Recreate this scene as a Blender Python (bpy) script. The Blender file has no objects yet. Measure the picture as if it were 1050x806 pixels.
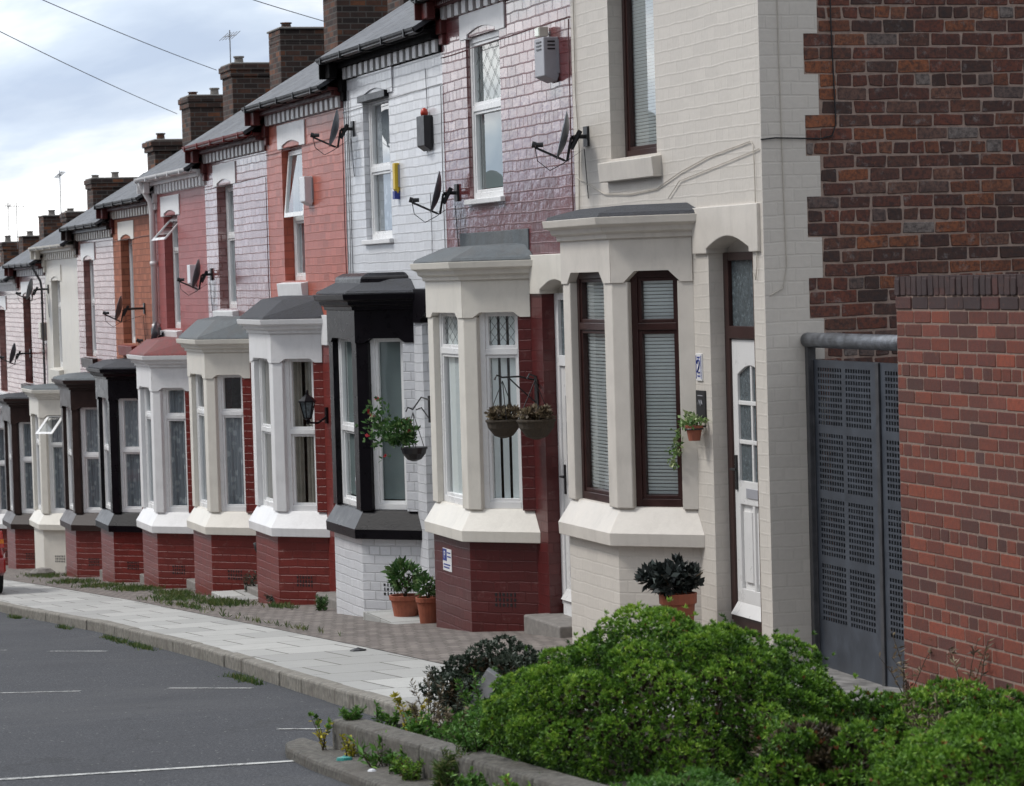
import bpy, bmesh, math, random
import numpy as np
from mathutils import Vector, Matrix
R = random.Random(7)
D = bpy.data
SC = bpy.context.scene
COL = SC.collection
PI = math.pi

# ------------------------------------------------------------------ camera
TH = math.atan(925/3000.); PT = math.atan(.0403); RL = .028
cam_loc = Vector((-7.61, -18.8, 2.74))
fw = Vector((math.sin(TH)*math.cos(PT), math.cos(TH)*math.cos(PT), -math.sin(PT)))
r0 = Vector((math.cos(TH), -math.sin(TH), 0)); u0 = r0.cross(fw)
rv = r0*math.cos(RL) - u0*math.sin(RL); uv_ = u0*math.cos(RL) + r0*math.sin(RL)
cd = D.cameras.new('camera'); cam = D.objects.new('camera', cd); COL.objects.link(cam)
m = Matrix((rv, uv_, -fw)).transposed().to_4x4(); m.translation = cam_loc
cam.matrix_world = m
cd.sensor_width = 36; cd.lens = 36*3000/1050; cd.clip_end = 2000; cd.clip_start = .1
cd.dof.use_dof = True; cd.dof.focus_distance = 25; cd.dof.aperture_fstop = 8
SC.camera = cam

def ground(y): return .02 - .0698*y

# ------------------------------------------------------------------ materials
def nmat(name):
    m = D.materials.new(name); m.use_nodes = True
    nt = m.node_tree; nt.nodes.clear()
    out = nt.nodes.new('ShaderNodeOutputMaterial'); b = nt.nodes.new('ShaderNodeBsdfPrincipled')
    nt.links.new(b.outputs[0], out.inputs[0])
    return m, nt, b
def N(nt, t, **k):
    n = nt.nodes.new('ShaderNode'+t)
    for a, v in k.items(): setattr(n, a, v)
    return n
def L(nt, a, b): nt.links.new(a, b)
def sinp(n, **k):
    for a, v in k.items(): n.inputs[a.replace('_', ' ')].default_value = v
def c4(c): return (c[0], c[1], c[2], 1)
def mix(nt, fac, a, b, mode='MIX'):
    n = N(nt, 'Mix', data_type='RGBA', blend_type=mode)
    for i, v in ((0, fac), (6, a), (7, b)):
        if hasattr(v, 'is_linked'): L(nt, v, n.inputs[i])
        else: n.inputs[i].default_value = v if i == 0 else c4(v)
    return n.outputs[2]
def noise(nt, vec, scale, detail=4, rough=.6, dist=0):
    n = N(nt, 'TexNoise'); sinp(n, Scale=scale, Detail=detail, Roughness=rough, Distortion=dist)
    if vec is not None: L(nt, vec, n.inputs['Vector'])
    return n.outputs['Fac']
def ramp(nt, fac, stops, interp='LINEAR'):
    n = N(nt, 'ValToRGB'); n.color_ramp.interpolation = interp
    e = n.color_ramp.elements
    while len(e) < len(stops): e.new(.5)
    for i, (p, c) in enumerate(stops):
        e[i].position = p; e[i].color = c4(c) if len(c) == 3 else c
    L(nt, fac, n.inputs[0]); return n.outputs[0]
def rmap(nt, fac, a, b, c, d):
    n = N(nt, 'MapRange'); sinp(n, From_Min=a, From_Max=b, To_Min=c, To_Max=d); L(nt, fac, n.inputs[0]); return n.outputs[0]
def bump(nt, b, h, strength=.4, dist=.01, prev=None):
    n = N(nt, 'Bump'); sinp(n, Strength=strength, Distance=dist); L(nt, h, n.inputs['Height'])
    if prev is not None: L(nt, prev, n.inputs['Normal'])
    if b is not None: L(nt, n.outputs[0], b.inputs['Normal'])
    return n.outputs[0]
def math_(nt, op, a, b=None, c=None):
    n = N(nt, 'Math', operation=op)
    for i, v in enumerate((a, b, c)):
        if v is None: continue
        if hasattr(v, 'is_linked'): L(nt, v, n.inputs[i])
        else: n.inputs[i].default_value = v
    return n.outputs[0]

def plain(name, col, rough=.5, metal=0, coat=0, var=.12, scale=12, bs=.15, bd=.004, spec=.5, dirt=0):
    m, nt, b = nmat(name)
    tc = N(nt, 'TexCoord').outputs['Object']
    n1 = noise(nt, tc, scale, 5)
    v = rmap(nt, n1, .3, .7, 1-var, 1+var)
    hsv = N(nt, 'HueSaturation'); hsv.inputs['Color'].default_value = c4(col); L(nt, v, hsv.inputs['Value'])
    colo = hsv.outputs[0]
    if dirt:
        mp_ = N(nt, 'Mapping'); mp_.inputs['Scale'].default_value = (1, 1, .28); L(nt, tc, mp_.inputs[0])
        n2 = noise(nt, mp_.outputs[0], 7, 7, .72); n3 = noise(nt, tc, 1.7, 6, .7)
        colo = mix(nt, rmap(nt, n2, .52, .78, 0, dirt*1.6), colo, (.10, .085, .065))
        colo = mix(nt, rmap(nt, n3, .45, .75, 0, dirt), colo, (.16, .14, .12))
    L(nt, colo, b.inputs['Base Color'])
    L(nt, rmap(nt, n1, .3, .7, rough*.85, min(1, rough*1.15)), b.inputs['Roughness'])
    sinp(b, Metallic=metal); b.inputs['Coat Weight'].default_value = coat
    b.inputs['Specular IOR Level'].default_value = spec
    if bs: bump(nt, b, noise(nt, tc, scale*6, 4), bs, bd)
    return m

def painted_brick(name, col, rough=.45, coat=0., coat_ior=1.5, bs=.6, joint=.8, worn=None, wornamt=0, var=.08, bw=.24, rh=.0915, patch=None):
    """brick under paint: UVs are in metres"""
    m, nt, b = nmat(name)
    uv = N(nt, 'TexCoord').outputs['UV']
    wob = N(nt, 'TexNoise'); sinp(wob, Scale=3.2, Detail=3.); L(nt, uv, wob.inputs['Vector'])
    vm = N(nt, 'VectorMath', operation='MULTIPLY_ADD'); L(nt, wob.outputs['Color'], vm.inputs[0]); vm.inputs[1].default_value = (.03, .03, 0); L(nt, uv, vm.inputs[2])
    br = N(nt, 'TexBrick'); L(nt, vm.outputs[0], br.inputs['Vector'])
    sinp(br, Scale=1.0, Mortar_Size=.0075, Mortar_Smooth=.35, Brick_Width=bw, Row_Height=rh, Bias=0.)
    br.inputs['Color1'].default_value = (0, 0, 0, 1); br.inputs['Color2'].default_value = (1, 1, 1, 1); br.inputs['Mortar'].default_value = (.5, .5, .5, 1)
    br.offset = .5; br.squash = .5; br.squash_frequency = 4
    rnd = br.outputs['Color']; mor = br.outputs['Fac']
    tone = rmap(nt, rnd, 0, 1, 1-var, 1+var)
    hsv = N(nt, 'HueSaturation'); hsv.inputs['Color'].default_value = c4(col); L(nt, tone, hsv.inputs['Value'])
    fine = noise(nt, uv, 26, 6, .65)
    cc = mix(nt, rmap(nt, fine, .3, .8, 0, .22), hsv.outputs[0], tuple(x*.55 for x in col))
    cc = mix(nt, math_(nt, 'MULTIPLY', mor, 1-joint), cc, tuple(x*.45 for x in col))
    if worn:
        w = noise(nt, uv, 9, 8, .7)
        w = math_(nt, 'MULTIPLY', rmap(nt, w, .58, .66, 0, 1), wornamt)
        cc = mix(nt, w, cc, worn)
    if patch:
        w = noise(nt, uv, 1.1, 5, .6)
        cc = mix(nt, rmap(nt, w, .45, .62, 0, patch[1]), cc, patch[0])  # paler pink patches put some sky sheen into the base colour
    L(nt, cc, b.inputs['Base Color'])
    sinp(b, Roughness=rough); b.inputs['Coat Weight'].default_value = coat; b.inputs['Coat IOR'].default_value = coat_ior; b.inputs['Coat Roughness'].default_value = .12
    h = math_(nt, 'MULTIPLY', mor, -1.)
    h = math_(nt, 'ADD', h, math_(nt, 'MULTIPLY', fine, .35))
    h = math_(nt, 'ADD', h, math_(nt, 'MULTIPLY', rnd, .35))
    bump(nt, b, h, bs, .012)
    ch_ = math_(nt, 'ADD', math_(nt, 'MULTIPLY', mor, -1.), math_(nt, 'MULTIPLY', rnd, .5)); und = noise(nt, uv, 7, 3)
    ch_ = math_(nt, 'ADD', ch_, math_(nt, 'MULTIPLY', und, .9))
    nn = bump(nt, None, ch_, bs*.55, .012)
    L(nt, nn, b.inputs['Coat Normal'])
    cw_ = math_(nt, 'MULTIPLY', rmap(nt, rnd, 0, 1, .75, 1.), coat)
    cw_ = math_(nt, 'MULTIPLY', cw_, rmap(nt, mor, 0, .6, 1, .15)); L(nt, cw_, b.inputs['Coat Weight'])
    return m

def attr_brick(name, stops, rough=.85, mott=.45, efflo=.25):
    m, nt, b = nmat(name)
    at = N(nt, 'Attribute', attribute_name='rnd')
    tc = N(nt, 'TexCoord').outputs['Object']
    cc = ramp(nt, at.outputs['Fac'], stops)
    n1 = noise(nt, tc, 34, 8, .7)
    cc = mix(nt, rmap(nt, n1, .42, .62, 0, mott), cc, (.030, .024, .026))
    n2 = noise(nt, tc, 13, 8, .75)
    cc = mix(nt, rmap(nt, n2, .56, .72, 0, efflo), cc, (.33, .31, .30))
    n3 = noise(nt, tc, 21, 6, .7, .4)
    cc = mix(nt, rmap(nt, n3, .6, .75, 0, .3), cc, (.36, .12, .05))
    n5 = noise(nt, tc, 1.3, 4, .6)
    cc = mix(nt, rmap(nt, n5, .42, .68, 0, .32), cc, (.05, .035, .03))
    L(nt, cc, b.inputs['Base Color']); sinp(b, Roughness=rough)
    bump(nt, b, noise(nt, tc, 90, 6, .7), .6, .008)
    return m

def mortar_mat(name, col):
    return plain(name, col, .95, var=.25, scale=30, bs=.5, bd=.004)

def glass_mat(name, tint=(.9, .95, .95), refl=1.6):
    m, nt, b = nmat(name)
    nt.nodes.remove(b); out = [n for n in nt.nodes if n.type == 'OUTPUT_MATERIAL'][0]
    tr = N(nt, 'BsdfTransparent'); tr.inputs[0].default_value = c4(tint)
    gl = N(nt, 'BsdfGlossy'); gl.inputs['Roughness'].default_value = .02; gl.inputs[0].default_value = (1, 1, 1, 1)
    lw = N(nt, 'LayerWeight'); lw.inputs[0].default_value = .5
    fr = math_(nt, 'MULTIPLY_ADD', math_(nt, 'POWER', lw.outputs['Facing'], 4.), .90, .07)
    tc = N(nt, 'TexCoord').outputs['Object']
    bp = N(nt, 'Bump'); sinp(bp, Strength=.05, Distance=.02); L(nt, noise(nt, tc, 2.2, 1), bp.inputs['Height']); L(nt, bp.outputs[0], gl.inputs['Normal'])
    mx = N(nt, 'MixShader'); L(nt, fr, mx.inputs[0]); L(nt, tr.outputs[0], mx.inputs[1]); L(nt, gl.outputs[0], mx.inputs[2]); L(nt, mx.outputs[0], out.inputs[0])
    return m

def leaf_mat(name, stops, rough=.5, trans=.14):
    m, nt, b = nmat(name)
    at = N(nt, 'Attribute', attribute_name='rnd')
    cc = ramp(nt, at.outputs['Fac'], stops)
    L(nt, cc, b.inputs['Base Color']); sinp(b, Roughness=rough)
    b.inputs['Specular IOR Level'].default_value = .35
    out = [n for n in nt.nodes if n.type == 'OUTPUT_MATERIAL'][0]
    tl = N(nt, 'BsdfTranslucent'); L(nt, cc, tl.inputs[0])
    mx = N(nt, 'MixShader'); mx.inputs[0].default_value = trans
    L(nt, b.outputs[0], mx.inputs[1]); L(nt, tl.outputs[0], mx.inputs[2]); L(nt, mx.outputs[0], out.inputs[0])
    return m

M = {}
M['cream_brick'] = painted_brick('cream_brick', (.62, .575, .52), .5, bs=.28, joint=.92, var=.04)
M['cream'] = plain('cream_paint', (.63, .585, .53), .45, var=.06, scale=5, bs=.3, dirt=.10)
M['cream_b'] = plain('pale_cream_paint', (.70, .665, .60), .42, var=.05, scale=5, bs=.3, dirt=.09)
M['white'] = plain('white_paint', (.75, .745, .75), .4, var=.05, scale=5, bs=.3, dirt=.09)
M['upvc'] = plain('white_plastic', (.80, .80, .80), .28, var=.02, scale=4, bs=0)
M['brown_frame'] = plain('dark_brown_frame', (.035, .012, .010), .35, var=.2, scale=8, bs=.1)
M['black'] = plain('black_gloss_paint', (.006, .005, .007), .3, var=.2, scale=8, bs=.2, bd=.004, coat=.0, spec=.16)
M['soot'] = plain('sooty_black_paint', (.006, .0055, .006), .8, var=.3, bs=.1, spec=.1)
M['dkbrown'] = plain('dark_brown_paint', (.030, .017, .015), .38, var=.2, scale=8, bs=.2, spec=.3)
M['maroon_brick'] = painted_brick('glossy_maroon_brick', (.14, .018, .020), .4, coat=1, coat_ior=2.6, bs=.6, joint=.45, var=.2, patch=((.24, .07, .075), .5))
M['maroon_low'] = painted_brick('maroon_base_brick', (.085, .009, .009), .42, coat=.25, bs=.35, joint=.8, worn=(.36, .27, .25), wornamt=.12, var=.15)
M['maroon'] = plain('maroon_paint', (.085, .011, .010), .45, var=.15, scale=6, bs=.2)
M['white_brick'] = painted_brick('white_painted_brick', (.70, .71, .74), .4, coat=.5, bs=.6, joint=.55, var=.07)
M['orange_brick'] = painted_brick('salmon_red_painted_brick', (.42, .095, .055), .5, coat=.3, coat_ior=1.5, bs=.45, joint=.65, var=.2)
M['pinkgloss_brick'] = painted_brick('glossy_pink_brick', (.20, .040, .036), .4, coat=1, coat_ior=2.6, bs=.6, joint=.5, var=.2, patch=((.36, .18, .17), .4))
M['dusky_brick'] = painted_brick('dusky_pink_brick', (.33, .075, .07), .55, coat=.15, bs=.45, joint=.8, var=.12)
M['bare_orange'] = painted_brick('orange_brick_dark_joints', (.36, .125, .07), .8, bs=.5, joint=.25, var=.22)
M['mauve_brick'] = painted_brick('mauve_gloss_brick', (.25, .09, .075), .45, coat=.7, coat_ior=1.9, bs=.6, joint=.5, var=.2)
M['red_low'] = painted_brick('dark_red_base_brick', (.165, .020, .015), .42, coat=.2, bs=.5, joint=.8, worn=(.40, .30, .27), wornamt=.15, var=.15)
M['red'] = plain('dark_red_paint', (.17, .018, .013), .45, var=.15, scale=6, bs=.2)
M['slate'] = None
M['lead'] = plain('grey_roof_felt', (.10, .115, .125), .7, var=.3, scale=9, bs=.6, bd=.01, dirt=.3)
M['felt'] = plain('dark_roof_felt', (.045, .047, .055), .75, var=.35, scale=9, bs=.8, bd=.02)
M['redfelt'] = plain('red_roof_felt', (.19, .05, .05), .75, var=.3, scale=9, bs=.6, bd=.01, dirt=.3)
M['gutter_black'] = plain('black_gutter_plastic', (.010, .010, .011), .45, var=.2, bs=.1)
M['gutter_grey'] = plain('grey_gutter_paint', (.06, .06, .065), .4, var=.3, bs=.2)
M['terracotta'] = plain('terracotta', (.30, .085, .045), .75, var=.2, scale=14, bs=.3, dirt=.25)
M['metal_dark'] = plain('dark_painted_metal', (.02, .02, .022), .4, metal=.2, var=.2, bs=.1)
M['dish_grey'] = plain('dish_grey_metal', (.10, .11, .13), .4, metal=.2, var=.1, bs=0)
M['plastic_grey'] = plain('pale_grey_plastic', (.34, .34, .37), .4, var=.05, bs=.05)
M['plastic_white'] = plain('white_box_plastic', (.72, .73, .76), .4, var=.04, bs=.05)
M['plastic_cream'] = plain('cream_box_plastic', (.60, .58, .50), .4, var=.04, bs=.05)
M['plastic_black'] = plain('black_box_plastic', (.012, .011, .013), .4, var=.1, bs=.05)
M['yellow'] = plain('yellow_plastic', (.62, .42, .02), .4, var=.05, bs=.05)
M['blue'] = plain('blue_plastic', (.02, .04, .25), .4, var=.05, bs=.05)
M['redlamp'] = plain('red_lamp_plastic', (.45, .04, .02), .3, var=.05, bs=0)
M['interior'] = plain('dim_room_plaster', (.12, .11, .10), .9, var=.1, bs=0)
def netmat():
    m, nt, b = nmat('net_curtain'); tc = N(nt, 'TexCoord').outputs['Object']
    v = N(nt, 'TexVoronoi'); sinp(v, Scale=9.); L(nt, tc, v.inputs['Vector']); w = N(nt, 'TexWave'); sinp(w, Scale=5., Distortion=2.); w.bands_direction = 'Y'; L(nt, tc, w.inputs['Vector'])
    cc = mix(nt, rmap(nt, v.outputs['Distance'], .25, .4, .8, 0), (.30, .31, .34), (.58, .58, .60)); cc = mix(nt, rmap(nt, w.outputs['Fac'], 0, 1, 0, .4), cc, (.18, .19, .21))
    L(nt, cc, b.inputs['Base Color']); sinp(b, Roughness=.95); return m
M['net'] = netmat()
M['curtain_beige'] = plain('beige_curtain', (.30, .26, .22), .9, var=.2, scale=8, bs=.2)
M['curtain_grey'] = plain('grey_roller_blind', (.20, .23, .23), .85, var=.08, scale=3, bs=0)
M['blind'] = plain('white_blind_slats', (.88, .88, .88), .5, var=.03, bs=0)
M['timber_white'] = plain('white_gloss_door', (.72, .71, .70), .3, var=.03, bs=.05)
M['soil'] = plain('planter_soil', (.035, .026, .018), .95, var=.5, scale=14, bs=1, bd=.03)
M['stem'] = plain('brown_stems', (.05, .035, .02), .85, var=.3, scale=30, bs=.4)
M['wicker'] = plain('dark_wicker', (.06, .045, .03), .8, var=.4, scale=60, bs=.8, bd=.01)
M['alu'] = plain('aerial_aluminium', (.25, .25, .26), .4, metal=.6, var=.1, bs=0)
M['cable'] = plain('black_cable', (.015, .015, .017), .5, var=.1, bs=0)
M['cable_cream'] = plain('painted_cable', (.50, .46, .40), .5, var=.1, bs=0)
M['cable_grey'] = plain('grey_cable', (.22, .22, .23), .5, var=.1, bs=0)
M['stone'] = plain('grey_step_stone', (.20, .185, .17), .85, var=.25, scale=14, bs=.5)
M['slate_and_shade'] = plain('dark_slate_and_shade_sheet', (.02, .02, .022), .6, var=.2, bs=.2)
M['glass'] = glass_mat('window_glass', refl=1.5)
M['frost'] = plain('frosted_glass', (.09, .11, .12), .25, var=.5, scale=40, bs=.6, bd=.004)

# slate roof
def slate():
    m, nt, b = nmat('welsh_slate')
    uv = N(nt, 'TexCoord').outputs['UV']
    br = N(nt, 'TexBrick'); L(nt, uv, br.inputs['Vector'])
    sinp(br, Scale=1., Mortar_Size=.006, Mortar_Smooth=.1, Brick_Width=.27, Row_Height=.2)
    br.inputs['Color1'].default_value = (.045, .048, .056, 1); br.inputs['Color2'].default_value = (.10, .104, .116, 1); br.inputs['Mortar'].default_value = (.015, .015, .018, 1)
    n = noise(nt, uv, 5, 7, .7)
    cc = mix(nt, rmap(nt, n, .5, .7, 0, .45), br.outputs['Color'], (.13, .125, .10))
    L(nt, cc, b.inputs['Base Color']); sinp(b, Roughness=.62)
    sep = N(nt, 'SeparateXYZ'); L(nt, uv, sep.inputs[0])
    saw = math_(nt, 'FRACT', math_(nt, 'DIVIDE', sep.outputs[1], .2))
    h = math_(nt, 'ADD', math_(nt, 'MULTIPLY', saw, -1.), math_(nt, 'MULTIPLY', br.outputs['Fac'], -.6))
    bump(nt, b, h, .9, .02)
    return m
M['slate'] = slate()

OLD = [(0, (.065, .036, .029)), (.22, (.12, .045, .033)), (.42, (.20, .060, .036)), (.60, (.11, .056, .044)), (.74, (.22, .075, .038)), (.84, (.33, .11, .045)), (.91, (.14, .09, .078)), (1, (.26, .22, .20))]
M['old_brick'] = attr_brick('weathered_old_brick', OLD, mott=.75, efflo=.6)
M['old_mortar'] = mortar_mat('old_brown_mortar', (.33, .245, .205))
NEWB = [(0, (.075, .024, .018)), (.35, (.15, .036, .020)), (.6, (.22, .050, .024)), (.85, (.10, .028, .022)), (.95, (.28, .06, .028)), (1, (.09, .038, .034))]
M['new_brick'] = attr_brick('red_facing_brick', NEWB, mott=.3, efflo=.05)
M['new_mortar'] = mortar_mat('pale_mortar', (.23, .165, .135))
M['coping_brick'] = attr_brick('dark_coping_brick', [(0, (.035, .02, .022)), (.6, (.06, .026, .024)), (1, (.12, .03, .022))], mott=.4, efflo=.05)
CH = [(0, (.022, .016, .015)), (.5, (.065, .036, .028)), (.8, (.12, .05, .03)), (1, (.22, .085, .04))]
def chim():
    m, nt, b = nmat('sooty_chimney_brick')
    uv = N(nt, 'TexCoord').outputs['UV']
    br = N(nt, 'TexBrick'); L(nt, uv, br.inputs['Vector'])
    sinp(br, Scale=1., Mortar_Size=.009, Mortar_Smooth=.1, Brick_Width=.24, Row_Height=.085)
    br.inputs['Color1'].default_value = (0, 0, 0, 1); br.inputs['Color2'].default_value = (1, 1, 1, 1); br.inputs['Mortar'].default_value = (.5, .5, .5, 1)
    cc = ramp(nt, br.outputs['Color'], CH)
    n = noise(nt, uv, 8, 8, .7)
    cc = mix(nt, rmap(nt, n, .4, .65, 0, .55), cc, (.02, .018, .016))
    n3 = noise(nt, N(nt, 'TexCoord').outputs['Object'], .55, 3)
    cc = mix(nt, rmap(nt, n3, .5, .62, 0, .35), cc, (.17, .075, .045))
    cc = mix(nt, br.outputs['Fac'], cc, (.09, .08, .072))
    L(nt, cc, b.inputs['Base Color']); sinp(b, Roughness=.95)
    bump(nt, b, math_(nt, 'MULTIPLY', br.outputs['Fac'], -1.), .8, .015)
    return m
M['chimney'] = chim()

# ------------------------------------------------------------------ mesh builder
class MB:
    def __init__(s): s.v = []; s.f = []; s.a = []; s.m = []; s.ca = 0.; s.cm = 0
    def face(s, idx): s.f.append(idx); s.a.append(s.ca); s.m.append(s.cm)
    def poly(s, pts):
        n = len(s.v); s.v += [tuple(p) for p in pts]; s.face(tuple(range(n, n+len(pts))))
        return s
    def rings(s, rings, caps=True, closed=True):
        n = len(s.v); k = len(rings[0])
        for r in rings: s.v += [tuple(p) for p in r]
        for i in range(len(rings)-1):
            for j in range(k if closed else k-1):
                a = n+i*k+j; b = n+i*k+(j+1) % k
                s.face((a, b, b+k, a+k))
        if caps:
            s.face(tuple(range(n+k-1, n-1, -1))); q = n+(len(rings)-1)*k; s.face(tuple(range(q, q+k)))
        return s
    def extr(s, pts, vec):
        v = Vector(vec); return s.rings([pts, [tuple(Vector(p)+v) for p in pts]])
    def box(s, x0, x1, y0, y1, z0, z1):
        return s.extr([(x0, y0, z0), (x1, y0, z0), (x1, y1, z0), (x0, y1, z0)], (0, 0, z1-z0))
    def ob(s, B, a0, a1, z0, z1, d0, d1):
        return s.rings([[B.p(a0, z0, d), B.p(a1, z0, d), B.p(a1, z1, d), B.p(a0, z1, d)] for d in (d0, d1)])
    def tube(s, path, r, n=8, r2=None, caps=True):
        P = [Vector(p) for p in path]; rings = []; up = None
        for i, p in enumerate(P):
            t = (P[min(i+1, len(P)-1)]-P[max(i-1, 0)]).normalized()
            if up is None:
                up = t.orthogonal().normalized()
            up = (up - t*up.dot(t)).normalized(); w = t.cross(up)
            rr = r if r2 is None else r+(r2-r)*i/max(1, len(P)-1)
            rings.append([tuple(p+up*math.cos(2*PI*j/n)*rr+w*math.sin(2*PI*j/n)*rr) for j in range(n)])
        return s.rings(rings, caps)
    def lathe(s, prof, c, n=16, caps=True, sx=1, sy=1):
        return s.rings([[(c[0]+r*sx*math.cos(2*PI*j/n), c[1]+r*sy*math.sin(2*PI*j/n), c[2]+z) for j in range(n)] for r, z in prof], caps)
    def build(s, name, mat, parent=None, label=None, smooth=False, bevel=0, solid=0, recalc=True, kind=None):
        loc = Vector(parent['_w']) if parent is not None else Vector((0, 0, 0))
        me = D.meshes.new(name)
        me.from_pydata([tuple(Vector(p)-loc) for p in s.v], [], s.f)
        mats = mat if isinstance(mat, (list, tuple)) else [mat]
        for mm in mats: me.materials.append(M[mm] if isinstance(mm, str) else mm)
        if len(mats) > 1: me.polygons.foreach_set('material_index', s.m)
        if recalc:
            bm = bmesh.new(); bm.from_mesh(me); bmesh.ops.recalc_face_normals(bm, faces=bm.faces); bm.to_mesh(me); bm.free()
        uvl = me.uv_layers.new(name='uv'); 
        for p in me.polygons:
            nx, ny, nz = p.normal
            if abs(nz) > .85: t = Vector((1, 0, 0)); w = Vector((0, 1, 0))
            else:
                t = Vector((-ny, nx, 0)).normalized(); w = Vector((0, 0, 1)) if abs(nz) < .3 else Vector(p.normal).cross(t)*1.0
                if abs(t.x) < .35 and t.y < 0 or t.x < -.35: t = -t
                if w.z < 0: w = -w
            for li in p.loop_indices:
                co = me.vertices[me.loops[li].vertex_index].co + loc
                uvl.data[li].uv = (t.dot(co), w.dot(co))
        if any(s.a):
            at = me.attributes.new('rnd', 'FLOAT', 'FACE'); at.data.foreach_set('value', s.a)
        if smooth: me.polygons.foreach_set('use_smooth', [True]*len(me.polygons))
        o = D.objects.new(name, me); COL.objects.link(o)
        if parent is not None: o.parent = parent
        o['_w'] = tuple(loc)
        if bevel:
            md = o.modifiers.new('bevel', 'BEVEL'); md.width = bevel; md.segments = 2; md.limit_method = 'ANGLE'; md.angle_limit = .6
        if solid:
            md = o.modifiers.new('solid', 'SOLIDIFY'); md.thickness = solid; md.offset = 0
        if label: o['label'] = label
        if kind: o['kind'] = kind
        return o
class Basis:
    def __init__(s, o, t, n): s.o = Vector(o); s.t = Vector(t).normalized(); s.n = Vector(n).normalized()
    def p(s, a, z, d): q = s.o+s.t*a+s.n*d; return (q.x, q.y, s.o.z+z)
def thing(name, loc, label, cat, group=None):
    o = D.objects.new(name, None); COL.objects.link(o); o.location = loc; o['_w'] = tuple(loc); o.empty_display_size = .2
    o['label'] = label; o['category'] = cat
    if group: o['group'] = group
    return o
def tag(o, label, cat, group=None, kind=None):
    if label: o['label'] = label
    if cat: o['category'] = cat
    if group: o['group'] = group
    if kind: o['kind'] = kind
    return o
def struct(o, kind='structure'): o['kind'] = kind; return o

# ------------------------------------------------------------------ individual-brick wall
def brick_face(mb, B, a0, a1, z0, z1, depth=.008, j=.003, rnd=0.):
    """one brick with worn corners on the plane of B"""
    rr = lambda: R.uniform(-j, j)
    o = [(a0+rr(), z0+rr()), (a1+rr(), z0+rr()), (a1+rr(), z1+rr()), (a0+rr(), z1+rr())]
    dd = depth*R.uniform(.6, 1.25); e = .004
    ch = .006
    def octo(ins, d):
        P = []
        (ax, az), (bx, bz), (cx, cz), (dx, dz) = o
        P = [(ax+ins+ch, az+ins), (bx-ins-ch, bz+ins), (bx-ins, bz+ins+ch), (cx-ins, cz-ins-ch), (cx-ins-ch, cz-ins), (dx+ins+ch, dz-ins), (dx+ins, dz-ins-ch), (ax+ins, az+ins+ch)]
        return [B.p(x, z, d) for x, z in P]
    mb.ca = rnd
    n = len(mb.v); mb.v += octo(0, -.006) + octo(.0, dd-e) + octo(e, dd)
    for r_ in (0, 1):
        for i in range(8):
            a = n+r_*8+i; b = n+r_*8+(i+1) % 8
            mb.face((a, b, b+8, a+8))
    mb.face(tuple(range(n+16, n+24)))

def brick_panel(mb, B, a0, a1, z0, z1, bl=.24, rh=.0935, mj=.011, hdr=5, clip=None, left=None, j=.003, depth=.008):
    row = 0; z = z0
    while z+rh*.5 < z1:
        header = hdr and row % hdr == 2
        w = bl/2 if header else bl
        a = a0 - (w*.5 if row % 2 else 0) - (bl*.25 if header else 0)
        L0 = left(z+rh/2) if left else a0
        while a < a1:
            b = a+w*R.uniform(.97, 1.03)
            x0, x1 = max(a, L0), min(b, a1)
            if x1-x0 > .035 and (clip is None or clip((x0+x1)/2, z+rh)):
                brick_face(mb, B, x0+mj/2, x1-mj/2, z+mj/2, min(z+rh, z1)-mj/2, depth, j, max(.001, min(.999, R.random())))
            a = b
        z += rh; row += 1

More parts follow.
